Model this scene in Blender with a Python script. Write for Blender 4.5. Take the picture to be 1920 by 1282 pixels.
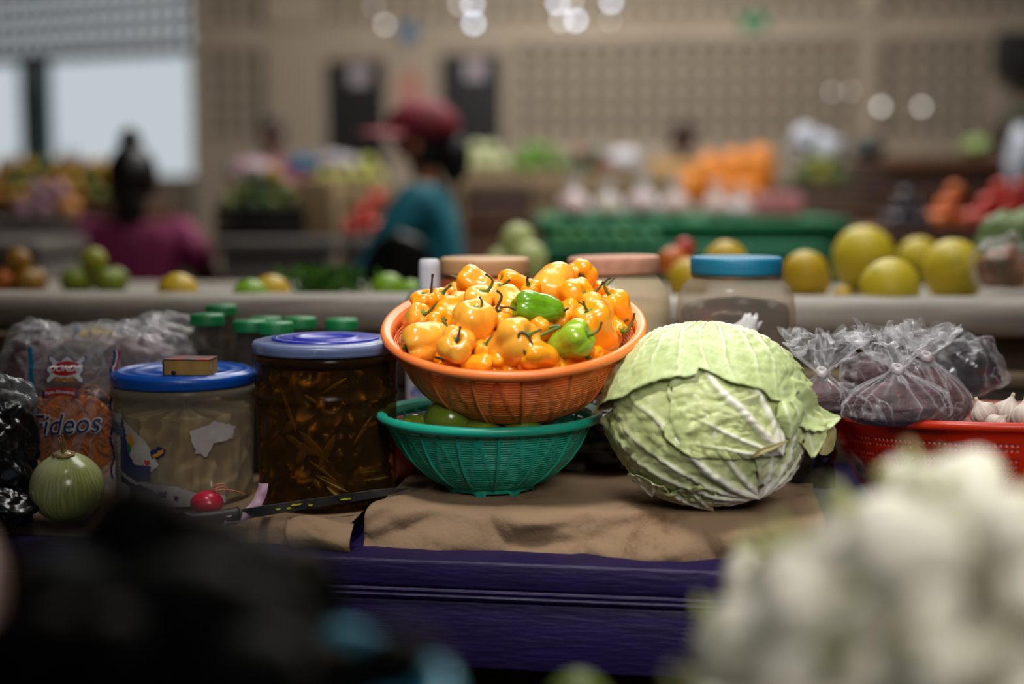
import bpy, bmesh, math, random
import numpy as np
from mathutils import Vector, Matrix, Quaternion, noise
random.seed(7); np.random.seed(7)
for o in list(bpy.data.objects): bpy.data.objects.remove(o)
SC = bpy.context.scene
COL = SC.collection
PI = math.pi
# ------------------------------------------------------------------ camera
F = 2667.0; PITCH = math.radians(6.2)
T = 0.85            # top of the papered right part of the counter
TL = 0.83           # top of the lower left part
CZ = T + 0.343
cam = bpy.data.cameras.new('camera'); camo = bpy.data.objects.new('camera', cam); COL.objects.link(camo)
camo.location = (0, 0, CZ); camo.rotation_euler = (PI/2 - PITCH, 0, 0)
cam.lens = 50.0; cam.sensor_width = 36; cam.clip_start = 0.02; cam.clip_end = 200
cam.dof.use_dof = True; cam.dof.focus_distance = 1.56; cam.dof.aperture_fstop = 1.5
SC.camera = camo
# ------------------------------------------------------------------ world, lights, exposure
w = bpy.data.worlds.new('world'); SC.world = w; w.use_nodes = True
nt = w.node_tree; bg = nt.nodes['Background']
tc = nt.nodes.new('ShaderNodeTexCoord'); sx = nt.nodes.new('ShaderNodeSeparateXYZ'); rp = nt.nodes.new('ShaderNodeValToRGB')
nt.links.new(tc.outputs['Generated'], sx.inputs[0]); nt.links.new(sx.outputs['Z'], rp.inputs[0]); nt.links.new(rp.outputs[0], bg.inputs[0])
rp.color_ramp.elements[0].position = 0.0; rp.color_ramp.elements[0].color = (.86, .95, 1, 1)
rp.color_ramp.elements[1].position = 0.6; rp.color_ramp.elements[1].color = (.70, .86, 1, 1)
bg.inputs[1].default_value = 0.62
SC.view_settings.view_transform = 'Standard'; SC.view_settings.look = 'None'
SC.view_settings.exposure = 0; SC.view_settings.gamma = 1; SC.view_settings.use_curve_mapping = False
cy = SC.cycles
cy.max_bounces = 7; cy.diffuse_bounces = 3; cy.glossy_bounces = 3; cy.transmission_bounces = 4; cy.transparent_max_bounces = 20
cy.caustics_reflective = False; cy.caustics_refractive = False; cy.sample_clamp_indirect = 4
cy.use_denoising = True
def area(name, loc, size, power, target, col=(1, .95, .88), sy=None, spread=180):
    l = bpy.data.lights.new(name, 'AREA'); l.energy = power; l.color = col; l.size = size
    l.spread = math.radians(spread)
    if sy: l.shape = 'RECTANGLE'; l.size_y = sy
    o = bpy.data.objects.new(name, l); COL.objects.link(o); o.location = loc
    o.rotation_euler = (Vector(target)-Vector(loc)).to_track_quat('-Z', 'Y').to_euler(); return o
def spot(name, loc, target, power, ang, radius, col=(1, .95, .88), blend=1.0):
    l = bpy.data.lights.new(name, 'SPOT'); l.energy = power; l.color = col; l.spot_size = math.radians(ang)
    l.spot_blend = blend; l.shadow_soft_size = radius
    o = bpy.data.objects.new(name, l); COL.objects.link(o); o.location = loc
    o.rotation_euler = (Vector(target)-Vector(loc)).to_track_quat('-Z', 'Y').to_euler(); return o
spot('stall_lamp', (-0.25, 0.75, 2.75), (0.15, 1.58, .95), 150, 33, .18, (1, .98, .95))  # added spot without a fixture; its soft cone darkens the edges
spot('stall_lamp', (0.45, -0.35, 2.05), (0.20, 1.56, .94), 125, 35, .45, (1, .98, .95))  # unseen fill added behind the viewer to brighten the fronts
area('hall_light', (0.55, 2.6, 3.6), 1.4, 40, (0.6, 2.2, 0), (1, .97, .93))
area('hall_light', (0.5, 6.2, 4.0), 3.0, 190, (0.3, 6.5, 0), (1, .98, .94))
area('hall_light', (0.5, 9.6, 4.1), 2.6, 138, (0.2, 12.5, 1.4), (1, .95, .90))
spot('stall_lamp', (1.1, 4.5, 3.2), (.75, 5.2, 1.1), 90, 50, .2, (1, .98, .95))  # extra spot added to brighten the bagged fruit on the green stall
spot('foreground_fill_spot', (0.62, -0.1, 2.3), (0.50, .74, .98), 135, 34, .2, (1, .97, .92))  # no fixture here: spot added to brighten the foreground onions
# ------------------------------------------------------------------ helpers
def ray(px, py):
    a = (px-960)/F; b = (641-py)/F; c, s = math.cos(PITCH), math.sin(PITCH)
    return Vector((a, c + s*b, -s + c*b))
def W(px, py, D):                      # a point seen at that place, D metres in front (world Y)
    d = ray(px, py); return Vector((0, 0, CZ)) + d*(D/d.y)
def ON(px, py, z):                     # the point of the level z seen there
    d = ray(px, py); return Vector((0, 0, CZ)) + d*((z-CZ)/d.z)
CR = Vector((1, 0, 0)); CU = Vector((0, math.sin(PITCH), math.cos(PITCH))); CT = Vector((0, -math.cos(PITCH), math.sin(PITCH)))
def cdir(r, u, t): return (CR*r + CU*u + CT*t).normalized()
def lin(c):
    return tuple((x/255/12.92 if x/255 <= .04045 else ((x/255+.055)/1.055)**2.4) for x in c)
def tag(o, label=None, cat=None, group=None, kind=None):
    if label: o['label'] = label
    if cat: o['category'] = cat
    if group: o['group'] = group
    if kind: o['kind'] = kind
    return o
def thing(name, label, cat, loc=(0, 0, 0), group=None):
    o = bpy.data.objects.new(name, None); COL.objects.link(o); o.location = loc; o.empty_display_size = .02
    return tag(o, label, cat, group)
def mw(o):
    m = o.matrix_basis.copy()
    if o.parent: m = mw(o.parent) @ o.matrix_parent_inverse @ m
    return m
def child(o, parent):
    o.parent = parent; o.matrix_parent_inverse = mw(parent).inverted(); return o
def add(name, vf, mat, parent=None, smooth=True, attrs=None, M=None, solid=0, label=None, local=False, mats=None, midx=None, sub=0):
    v, f = vf
    v = [Vector(p) for p in v]
    if M is not None: v = [M @ p for p in v]
    me = bpy.data.meshes.new(name)
    org = Vector((0, 0, 0))
    if parent is None and not local and len(v):
        xs = [p.x for p in v]; ys = [p.y for p in v]
        org = Vector(((min(xs)+max(xs))/2, (min(ys)+max(ys))/2, min(p.z for p in v)))
        v = [p-org for p in v]
    me.from_pydata([tuple(p) for p in v], [], f)
    me.materials.append(mat)
    for m2 in (mats or []): me.materials.append(m2)
    if midx: me.polygons.foreach_set('material_index', midx)
    if smooth: me.polygons.foreach_set('use_smooth', [True]*len(me.polygons))
    if attrs:
        for k, vals in attrs.items():
            at = me.attributes.new(k, 'FLOAT', 'POINT'); at.data.foreach_set('value', vals)
    me.update()
    o = bpy.data.objects.new(name, me); COL.objects.link(o); o.location = org
    if solid:
        md = o.modifiers.new('solid', 'SOLIDIFY'); md.thickness = solid; md.offset = 0
    if sub:
        md = o.modifiers.new('sub', 'SUBSURF'); md.levels = sub; md.render_levels = sub
    if parent is not None: child(o, parent)
    if label: o['label'] = label
    return o
def copyobj(src, loc=None, rot=None, scale=None, parent=None):
    c = src.copy(); COL.objects.link(c)
    if parent is not None: c.parent = parent
    if loc is not None: c.location = loc
    if rot is not None: c.rotation_euler = rot
    if scale is not None: c.scale = scale
    return c
def copytree(src, loc, rot=None, scale=None):
    c = copyobj(src, loc, rot, scale)
    for ch in [x for x in KIDS.get(src.name, [])]:
        d = ch.copy(); COL.objects.link(d); d.parent = c; d.matrix_parent_inverse = ch.matrix_parent_inverse.copy()
    return c
KIDS = {}
def join(*vfs):
    V, Fc = [], []
    for v, f in vfs:
        b = len(V); V += list(v); Fc += [tuple(i+b for i in q) for q in f]
    return V, Fc
def surf(fn, nu, nv, cu=False, cv=False):
    V = []; Fc = []
    NU = nu if cu else nu+1; NV = nv if cv else nv+1
    for j in range(NV):
        for i in range(NU):
            V.append(fn(i/nu, j/nv))
    for j in range(nv):
        for i in range(nu):
            a = j*NU+i; b = j*NU+(i+1) % NU; j2 = (j+1) % NV
            Fc.append((a, b, j2*NU+(i+1) % NU, j2*NU+i))
    return V, Fc
def lathe(prof, n=48, c=(0, 0, 0), fn=None):
    m = len(prof)-1
    def f(u, v):
        r, z = prof[round(v*m)]; a = u*2*PI
        if fn: r = r*fn(a, z)
        return Vector((c[0]+r*math.cos(a), c[1]+r*math.sin(a), c[2]+z))
    return surf(f, n, m, cu=True)
def frame_of(d):
    d = d.normalized(); a = Vector((0, 0, 1)) if abs(d.z) < .9 else Vector((1, 0, 0))
    x = a.cross(d).normalized(); return x, d.cross(x)
def smoothline(pts, n=6):
    pts = [Vector(p) for p in pts]
    if len(pts) < 3: return [pts[0].lerp(pts[1], i/n) for i in range(n+1)]
    P = [pts[0]*2-pts[1]]+pts+[pts[-1]*2-pts[-2]]; out = []
    for i in range(1, len(P)-2):
        for k in range(n):
            t = k/n; p0, p1, p2, p3 = P[i-1:i+3]
            out.append(.5*((2*p1)+(p2-p0)*t+(2*p0-5*p1+4*p2-p3)*t*t+(3*p1-p0-3*p2+p3)*t*t*t))
    out.append(pts[-1]); return out
def tube(pts, rad, n=8, caps=True):
    m = len(pts)-1; V = []; Fc = []; x = None
    for i, p in enumerate(pts):
        d = (pts[min(i+1, m)]-pts[max(i-1, 0)])
        if d.length < 1e-9: d = Vector((0, 0, 1))
        d.normalize()
        if x is None: x, _ = frame_of(d)
        x = (x-d*x.dot(d)).normalized(); y = d.cross(x)
        r = rad(i/m) if callable(rad) else rad
        for k in range(n):
            a = 2*PI*k/n; V.append(p + x*(r*math.cos(a)) + y*(r*math.sin(a)))
    for i in range(m):
        for k in range(n):
            Fc.append((i*n+k, i*n+(k+1) % n, (i+1)*n+(k+1) % n, (i+1)*n+k))
    if caps: Fc.append(tuple(range(n))[::-1]); Fc.append(tuple(m*n+k for k in range(n)))
    return V, Fc
def box(c, s, bev=0.0, M=None, seg=2):
    bm = bmesh.new(); bmesh.ops.create_cube(bm, size=1)
    for v in bm.verts: v.co = Vector((v.co.x*s[0], v.co.y*s[1], v.co.z*s[2]))
    if bev: bmesh.ops.bevel(bm, geom=list(bm.edges), offset=bev, segments=seg, affect='EDGES', profile=.5)
    C = Vector(c)
    V = [(M @ v.co if M else v.co.copy()) + C for v in bm.verts]
    bm.verts.index_update(); Fc = [tuple(v.index for v in f.verts) for f in bm.faces]; bm.free(); return V, Fc
def blob(c, r, nu=24, nv=16, fn=None, M=None):
    c = Vector(c); r = r if hasattr(r, '__len__') else (r, r, r)
    def f(u, v):
        a = u*2*PI; b = v*PI
        d = Vector((math.sin(b)*math.cos(a), math.sin(b)*math.sin(a), math.cos(b)))
        k = fn(d) if fn else 1
        p = Vector((d.x*r[0]*k, d.y*r[1]*k, d.z*r[2]*k))
        return c + (M @ p if M else p)
    return surf(f, nu, nv, cu=True)
def N(p, s=1.0): return noise.noise(Vector(p)*s)
def rz(deg): return Matrix.Rotation(math.radians(deg), 3, 'Z')
# ------------------------------------------------------------------ materials
def newmat(name):
    m = bpy.data.materials.new(name); m.use_nodes = True; t = m.node_tree
    return m, t, t.nodes['Principled BSDF']
def pm(name, col, rough=.5, col2=None, ns=8, bump=0, bs=60, metal=0, sss=0, coat=0, stretch=None, contrast=.5, spec=.5, trans=0, col3=None, ns3=3):
    m, t, b = newmat(name); n = t.nodes; L = t.links
    b.inputs['Roughness'].default_value = rough; b.inputs['Metallic'].default_value = metal
    b.inputs['Specular IOR Level'].default_value = spec
    c1 = (*lin(col), 1); b.inputs['Base Color'].default_value = c1
    tcn = n.new('ShaderNodeTexCoord'); mp = n.new('ShaderNodeMapping'); L.new(tcn.outputs['Object'], mp.inputs[0])
    if stretch: mp.inputs['Scale'].default_value = stretch
    if col2:
        nz = n.new('ShaderNodeTexNoise'); nz.inputs['Scale'].default_value = ns; nz.inputs['Detail'].default_value = 4
        L.new(mp.outputs[0], nz.inputs['Vector'])
        r = n.new('ShaderNodeValToRGB'); r.color_ramp.elements[0].position = .5-contrast*.4; r.color_ramp.elements[1].position = .5+contrast*.4
        r.color_ramp.elements[0].color = c1; r.color_ramp.elements[1].color = (*lin(col2), 1)
        L.new(nz.outputs['Fac'], r.inputs[0]); last = r.outputs[0]
        if col3:
            n3 = n.new('ShaderNodeTexNoise'); n3.inputs['Scale'].default_value = ns3; n3.inputs['Detail'].default_value = 6; n3.inputs['Roughness'].default_value = .7
            L.new(mp.outputs[0], n3.inputs['Vector'])
            r3 = n.new('ShaderNodeValToRGB'); r3.color_ramp.elements[0].position = .58; r3.color_ramp.elements[1].position = .70
            mx = n.new('ShaderNodeMix'); mx.data_type = 'RGBA'; mx.inputs[7].default_value = (*lin(col3), 1)
            L.new(n3.outputs['Fac'], r3.inputs[0]); L.new(r3.outputs[0], mx.inputs[0]); L.new(last, mx.inputs[6]); last = mx.outputs[2]
        L.new(last, b.inputs['Base Color'])
    if bump:
        nb = n.new('ShaderNodeTexNoise'); nb.inputs['Scale'].default_value = bs; nb.inputs['Detail'].default_value = 5
        L.new(mp.outputs[0], nb.inputs['Vector']); bp = n.new('ShaderNodeBump'); bp.inputs['Strength'].default_value = bump
        bp.inputs['Distance'].default_value = .004; L.new(nb.outputs['Fac'], bp.inputs['Height']); L.new(bp.outputs[0], b.inputs['Normal'])
    if sss:
        b.inputs['Subsurface Weight'].default_value = sss; b.inputs['Subsurface Radius'].default_value = (.012, .006, .003); b.inputs['Subsurface Scale'].default_value = .6
    if coat: b.inputs['Coat Weight'].default_value = coat; b.inputs['Coat Roughness'].default_value = .08
    if trans: b.inputs['Transmission Weight'].default_value = trans
    return m
def film(name, col=(235, 235, 240), alpha=.12, edge=.6, rough=.12, bump=.35, bs=25, streak=.25, ss=30, stretch=None):
    """thin plastic: clear where it is smooth, milky at folds and grazing angles, with crinkled highlights"""
    m, t, b = newmat(name); n = t.nodes; L = t.links
    b.inputs['Base Color'].default_value = (*lin(col), 1); b.inputs['Roughness'].default_value = rough
    b.inputs['Specular IOR Level'].default_value = .8
    tr = n.new('ShaderNodeBsdfTransparent'); mix = n.new('ShaderNodeMixShader'); lw = n.new('ShaderNodeLayerWeight'); lw.inputs[0].default_value = .35
    tcn = n.new('ShaderNodeTexCoord'); mp = n.new('ShaderNodeMapping'); L.new(tcn.outputs['Object'], mp.inputs[0])
    if stretch: mp.inputs['Scale'].default_value = stretch
    nz = n.new('ShaderNodeTexNoise'); nz.inputs['Scale'].default_value = ss; nz.inputs['Detail'].default_value = 5; nz.inputs['Distortion'].default_value = 1.5
    L.new(mp.outputs[0], nz.inputs['Vector'])
    # ridged folds
    s1 = n.new('ShaderNodeMath'); s1.operation = 'SUBTRACT'; s1.inputs[1].default_value = .5; L.new(nz.outputs['Fac'], s1.inputs[0])
    s2 = n.new('ShaderNodeMath'); s2.operation = 'ABSOLUTE'; L.new(s1.outputs[0], s2.inputs[0])
    mr = n.new('ShaderNodeMapRange'); mr.inputs[1].default_value = 0; mr.inputs[2].default_value = .035; mr.inputs[3].default_value = streak; mr.inputs[4].default_value = 0
    L.new(s2.outputs[0], mr.inputs[0])
    e = n.new('ShaderNodeMath'); e.operation = 'MULTIPLY_ADD'; e.inputs[1].default_value = edge; e.inputs[2].default_value = alpha; L.new(lw.outputs['Facing'], e.inputs[0])
    a = n.new('ShaderNodeMath'); a.operation = 'ADD'; a.use_clamp = True; L.new(e.outputs[0], a.inputs[0]); L.new(mr.outputs[0], a.inputs[1])
    nb = n.new('ShaderNodeTexNoise'); nb.inputs['Scale'].default_value = bs; nb.inputs['Detail'].default_value = 3; nb.inputs['Distortion'].default_value = 1
    L.new(mp.outputs[0], nb.inputs['Vector']); bp = n.new('ShaderNodeBump'); bp.inputs['Strength'].default_value = bump; bp.inputs['Distance'].default_value = .01
    L.new(nb.outputs['Fac'], bp.inputs['Height']); L.new(bp.outputs[0], b.inputs['Normal'])
    L.new(a.outputs[0], mix.inputs[0]); L.new(tr.outputs[0], mix.inputs[1]); L.new(b.outputs[0], mix.inputs[2])
    L.new(mix.outputs[0], n['Material Output'].inputs[0]); return m
def tintglass(name, col, body, alpha=.25, edge=.5, rough=.15):
    m, t, b = newmat(name); n = t.nodes; L = t.links
    b.inputs['Base Color'].default_value = (*lin(body), 1); b.inputs['Roughness'].default_value = rough
    tr = n.new('ShaderNodeBsdfTransparent'); tr.inputs[0].default_value = (*lin(col), 1)
    mix = n.new('ShaderNodeMixShader'); lw = n.new('ShaderNodeLayerWeight'); lw.inputs[0].default_value = .3
    e = n.new('ShaderNodeMath'); e.operation = 'MULTIPLY_ADD'; e.inputs[1].default_value = edge; e.inputs[2].default_value = alpha; e.use_clamp = True
    L.new(lw.outputs['Facing'], e.inputs[0]); L.new(e.outputs[0], mix.inputs[0]); L.new(tr.outputs[0], mix.inputs[1]); L.new(b.outputs[0], mix.inputs[2])
    L.new(mix.outputs[0], n['Material Output'].inputs[0]); return m
def attrmat(name, cols, attr='v', rough=.5, bump=0, bs=80, noisecol=None, ns=30, sss=0, spec=.5, coat=0, namt=.35):
    """colour ramp driven by a value stored on the mesh (veins, stripes, ripeness)"""
    m, t, b = newmat(name); n = t.nodes; L = t.links; b.inputs['Roughness'].default_value = rough; b.inputs['Specular IOR Level'].default_value = spec
    a = n.new('ShaderNodeAttribute'); a.attribute_name = attr
    r = n.new('ShaderNodeValToRGB'); els = r.color_ramp.elements
    while len(els) < len(cols): els.new(.5)
    for e, (p, c) in zip(els, cols): e.position = p; e.color = (*lin(c), 1)
    L.new(a.outputs['Fac'], r.inputs[0]); last = r.outputs[0]
    tcn = n.new('ShaderNodeTexCoord')
    if noisecol:
        nz = n.new('ShaderNodeTexNoise'); nz.inputs['Scale'].default_value = ns; nz.inputs['Detail'].default_value = 5; L.new(tcn.outputs['Object'], nz.inputs['Vector'])
        mr = n.new('ShaderNodeMapRange'); mr.inputs[1].default_value = .45; mr.inputs[2].default_value = .75; mr.inputs[4].default_value = namt; L.new(nz.outputs['Fac'], mr.inputs[0])
        mx = n.new('ShaderNodeMix'); mx.data_type = 'RGBA'; mx.inputs[7].default_value = (*lin(noisecol), 1)
        L.new(mr.outputs[0], mx.inputs[0]); L.new(last, mx.inputs[6]); last = mx.outputs[2]
    L.new(last, b.inputs['Base Color'])
    if bump:
        nb = n.new('ShaderNodeTexNoise'); nb.inputs['Scale'].default_value = bs; nb.inputs['Detail'].default_value = 5; L.new(tcn.outputs['Object'], nb.inputs['Vector'])
        bp = n.new('ShaderNodeBump'); bp.inputs['Strength'].default_value = bump; bp.inputs['Distance'].default_value = .003
        L.new(nb.outputs['Fac'], bp.inputs['Height']); L.new(bp.outputs[0], b.inputs['Normal'])
    if sss:
        b.inputs['Subsurface Weight'].default_value = sss; b.inputs['Subsurface Radius'].default_value = (.01, .01, .004); b.inputs['Subsurface Scale'].default_value = .5
    if coat: b.inputs['Coat Weight'].default_value = coat; b.inputs['Coat Roughness'].default_value = .1
    return m
def glow(name, col, s):
    m, t, b = newmat(name); b.inputs['Base Color'].default_value = (*lin(col), 1)
    b.inputs['Emission Color'].default_value = (*lin(col), 1); b.inputs['Emission Strength'].default_value = s; return m
M_ = {}
def P(key, *a, **k):
    if key not in M_: M_[key] = pm(key, *a, **k)
    return M_[key]
CLEAR = film('clear_film', alpha=.035, edge=.34, streak=.20, ss=16, bs=14, bump=.3)
CLEAR2 = film('thin_film', alpha=.03, edge=.22, streak=.18, ss=14, bs=14, bump=.3)
# ================================================================== SETTING: market hall
concrete = pm('cream_painted_concrete', (166, 152, 134), .8, (150, 137, 120), ns=1.5, bump=.2, bs=20)
blockm = pm('cream_block', (162, 149, 131), .85, (142, 130, 113), ns=2)
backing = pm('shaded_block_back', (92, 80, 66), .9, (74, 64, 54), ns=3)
floorm = pm('hall_floor', (110, 104, 98), .6, (90, 85, 80), ns=2)
fl = add('floor', box((0, 6, -.05), (26, 30, .1)), floorm, smooth=False); tag(fl, kind='structure', label='grey concrete floor of the market hall')
cl = add('ceiling', box((0, 6.0, 4.67), (18.4, 20.6, .12)), concrete, smooth=False); tag(cl, kind='structure', label='plain ceiling of the market hall')
tag(add('wall_left', box((-9.1, 6.0, 2.3), (.15, 20.4, 4.6)), concrete, smooth=False), kind='structure', label='left side wall of the hall')
tag(add('wall_right', box((9.1, 3, 2.3), (.15, 15, 4.6)), concrete, smooth=False), kind='structure', label='right side wall of the hall')
tag(add('wall_front', box((0, -4.2, 2.3), (18.2, .15, 4.6)), concrete, smooth=False), kind='structure', label='wall behind the viewer')
# back wall plane: through (0,12), turned 8 degrees
WA = math.radians(-8); WD = Vector((math.cos(WA), math.sin(WA), 0)); WN = Vector((-WD.y, WD.x, 0))   # WN points away from the viewer
W0 = Vector((0, 12, 0)); WM = Matrix.Rotation(WA, 3, 'Z')
def wuv(px, py, off=0):               # wall coordinates (u, z) seen at a place
    d = ray(px, py); c = Vector((0, 0, CZ)); p0 = W0+WN*off
    t = (p0-c).dot(WN)/d.dot(WN); p = c+d*t; return (p-W0).dot(WD), p.z
def wbox(u0, u1, z0, z1, n0, n1, bev=0):
    c = W0 + WD*((u0+u1)/2) + WN*((n0+n1)/2); return box((c.x, c.y, (z0+z1)/2), (u1-u0, abs(n1-n0), z1-z0), bev, WM)
uL = wuv(362, 100)[0]; uR = 9.4
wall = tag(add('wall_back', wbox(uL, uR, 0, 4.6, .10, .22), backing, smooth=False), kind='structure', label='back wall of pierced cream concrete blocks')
BS = .146
def frameblock(s, hole, dep):         # one pierced block: square frame with a squarish hole
    h = s/2*.985; k = hole/2; V = []; Fc = []
    ins = [(-k, -k), (k, -k), (k, k*.55), (k*.5, k), (-k*.5, k), (-k, k*.55)]
    outs = [(-h, -h), (h, -h), (h, h*.6), (h, h), (-h, h), (-h, h*.6)]
    for y in (0, dep):
        V += [Vector((x, y, z)) for x, z in outs]; V += [Vector((x, y, z)) for x, z in ins]
    n = 6
    for i in range(n):
        j = (i+1) % n
        Fc += [(i, j, n+j, n+i), (12+i, 12+n+i, 12+n+j, 12+j), (n+i, n+j, 18+j, 18+i), (i, 12+i, 12+j, j)]
    return V, Fc
bproto = None
def blocks(u0, u1, z0, z1, parent, org=W0, D=WD, Nn=WN, ang=WA, hole=.075, mat=None, s=BS, dep=.10):
    global bproto
    nu = max(1, round((u1-u0)/s)); nz = max(1, round((z1-z0)/s)); su = (u1-u0)/nu; sz = (z1-z0)/nz
    first = None
    for j in range(nz):
        for i in range(nu):
            p = org + D*(u0+(i+.5)*su) + Vector((0, 0, z0+(j+.5)*sz))
            if first is None:
                o = add('block', frameblock(s, hole, dep), mat or blockm, smooth=False, local=True); first = o
            else: o = copyobj(first)
            o.parent = parent; o.matrix_parent_inverse = mw(parent).inverted()
            o.location = p; o.rotation_euler = (0, 0, ang); o.scale = (su/s, 1, sz/s)
def zat(py, px=960): return wuv(px, py)[1]
zb0, zb1 = zat(86), zat(44)           # beam between the two block bands
def uat(px): return wuv(px, 150)[0]
def part(nm, u0, u1, z0, z1, n0=-.03, n1=.10, mat=concrete): return add(nm, wbox(u0, u1, z0, z1, n0, n1), mat, wall, smooth=False)
part('beam', uL, uR, zb0, zb1)
zt = zat(0)+.5
part('upper_wall', uL, uR, zt+.001, 4.6, 0)
pill = [(362, 384), (500, 612), (724, 826), (944, 962), (1606, 1648), (1850, 1990)]
for a, b in pill: part('pillar', uat(a), uat(b), 0, zb0, -.06)
for a, b in [(362, 384), (500, 600), (1606, 1648)]: part('pillar', uat(a), uat(b), zb1, zt, -.06)
zlow = zat(262)
for a, b in [(384, 500), (962, 1606), (1648, 1850)]:
    blocks(uat(a), uat(b), zlow, zb0, wall); part('lower_wall', uat(a), uat(b), 0, zlow)
for a, b in [(384, 500), (600, 1606), (1648, 1990)]:
    blocks(uat(a), uat(b), zb1, zb1+2*BS, wall); part('upper_wall', uat(a), uat(b), zb1+2*BS, zt)
part('lower_wall', uat(1990), uR, 0, 4.6)
blackm = P('black_door', (20, 20, 21), .5); paperw = P('notice_paper', (170, 160, 165), .8)
for k, (a, b, c, lab) in enumerate([(610, 724, 110, 'dark door left of the woman in the cap'), (826, 944, 101, 'dark door right of the woman in the cap')]):
    d = tag(add('door_%d' % (k+1), wbox(uat(a), uat(b), 0, zat(c), .0, .05), blackm, smooth=False), kind='structure', label=lab)
    um = (uat(a)+uat(b))/2+.03
    add('notice', wbox(um-.08, um+.08, zat(c)-.2, zat(c)-.05, -.012, -.002), paperw, d, smooth=False)
    add('door_frame', wbox(uat(a), uat(b), zat(c), zb0, -.03, .1), concrete, d, smooth=False)
    add('panel', wbox(uat(a)+.08, uat(b)-.08, .3, 1.1, -.012, 0), blackm, d, smooth=False)
    add('door_handle', wbox(uat(b)-.09, uat(b)-.05, 1.0, 1.15, -.05, -.01, .008), P('grey_metal', (120, 120, 120), .4, metal=.8), d)
def disc(u, z, r, n0, n1, n=24):
    V = []; c = W0+WD*u
    for q in (n0, n1): V += [c+WD*(r*math.cos(2*PI*i/n))+WN*q+Vector((0, 0, z+r*math.sin(2*PI*i/n))) for i in range(n)]
    return V, [tuple(range(n)), tuple(range(2*n-1, n-1, -1))]+[(i, (i+1) % n, n+(i+1) % n, n+i) for i in range(n)]
u, z = wuv(768, 62)
o = tag(add('round_sign', disc(u, z, .085, -.05, -.03), P('sign_blue', (40, 90, 130), .6), smooth=False), 'small round blue sign on the pillar between the dark doors', 'sign')
add('pictogram', wbox(u-.02, u+.02, z-.04, z+.04, -.055, -.05), P('sign_pale', (130, 150, 165), .6), o, smooth=False)
u, z = wuv(1412, 42)
o = tag(add('green_sign', wbox(u-.10, u+.10, z-.06, z+.06, -.05, -.03), P('sign_green', (30, 120, 70), .6), smooth=False), 'small green sign on the beam of the block wall', 'sign')
add('pictogram', wbox(u-.02, u+.03, z-.035, z+.035, -.055, -.05), P('sign_palegreen', (110, 170, 130), .6), o, smooth=False)
u, z = wuv(773, 165)
tag(add('poster', wbox(u-.11, u+.11, z-.13, z+.13, -.068, -.062), P('poster_pink', (190, 140, 120), .8, (150, 100, 90), ns=12), smooth=False), 'faded reddish poster on the pillar between the dark doors', 'poster')
# glowing balls added for the spots of daylight through the block holes
glowm = glow('hole_glow', (226, 236, 255), 9); glowd = glow('hole_glow_weak', (236, 232, 225), 4.5)
glow_list = [(722, 46, 1, .8), (702, 14, 1, .3), (862, 8, 1, .8), (886, 8, 0, .9), (888, 44, 0, 1), (1046, 6, 0, .9), (1052, 38, 1, 1), (1080, 38, 0, 1), (1072, 4, 1, .9),
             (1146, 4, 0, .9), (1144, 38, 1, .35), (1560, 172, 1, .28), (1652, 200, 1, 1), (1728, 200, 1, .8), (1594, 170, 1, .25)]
for i, (px, py, weak, s) in enumerate(glow_list):
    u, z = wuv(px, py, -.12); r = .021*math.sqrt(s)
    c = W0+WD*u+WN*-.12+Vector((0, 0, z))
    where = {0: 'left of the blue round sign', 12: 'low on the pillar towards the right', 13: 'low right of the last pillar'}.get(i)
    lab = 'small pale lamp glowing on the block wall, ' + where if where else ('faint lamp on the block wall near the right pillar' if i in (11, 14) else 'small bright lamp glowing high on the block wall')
    o = tag(add('hole_glow_ball', blob(c, r, 12, 8), glowd if weak else glowm), lab, 'lamp', 'small lamps along the block wall')
    add('glow_holder', tube([c+WN*.005, c+WN*.12], .012, 8), P('grey_metal', (120, 120, 120), .4), o)
# wall with the bright opening, turned further
LA = math.radians(-27); LD = Vector((-math.cos(LA), -math.sin(LA), 0)); LN = Vector((math.sin(-LA), math.cos(LA), 0))
L0 = W0+WD*uL
def luv(px, py):
    d = ray(px, py); c = Vector((0, 0, CZ)); t = (L0-c).dot(LN)/d.dot(LN); p = c+d*t; return (p-L0).dot(LD), p.z
def lbox(u0, u1, z0, z1, n0, n1):
    c = L0+LD*((u0+u1)/2)+LN*((n0+n1)/2); return box((c.x, c.y, (z0+z1)/2), (u1-u0, abs(n1-n0), z1-z0), 0, Matrix.Rotation(LA, 3, 'Z'))
zo = luv(355, 99)[1]; zw = zo+.06
lw_ = tag(add('wall_gable', lbox(-.02, 6.4, zw+5*BS, 4.6, 0, .12), concrete, smooth=False), kind='structure', label='wall of open pierced blocks above the bright opening')
add('lintel', lbox(-.02, 6.4, zo, zw, -.02, .12), P('dark_lintel', (70, 60, 54), .8), lw_, smooth=False)
blocks(-luv(0, 50)[0]-.35, 0, zw, zw+5*BS, lw_, org=L0, D=-LD, Nn=LN, ang=LA, hole=.116, s=BS, dep=.05)
add('wall_pier', lbox(luv(-60, 50)[0], 6.4, 0, zw+5*BS, 0, .12), concrete, lw_, smooth=False)
sillz = luv(200, 330)[1]
add('sill_wall', lbox(0, 6.4, 0, sillz, 0, .12), concrete, lw_, smooth=False)
polem = P('bluegrey_post', (84, 104, 112), .7)
add('post', lbox(luv(80, 200)[0], luv(34, 200)[0], sillz, zo, .02, .12), polem, lw_, smooth=False)
add('post', lbox(luv(357, 240)[0], luv(320, 240)[0], sillz, luv(340, 175)[1], .3, .42), P('pale_post', (120, 135, 140), .7), lw_, smooth=False)
add('post', lbox(luv(62, 160)[0], luv(46, 160)[0], luv(50, 165)[1], zo, -.01, .01), P('pale_panel', (160, 178, 185), .7), lw_, smooth=False)
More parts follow.
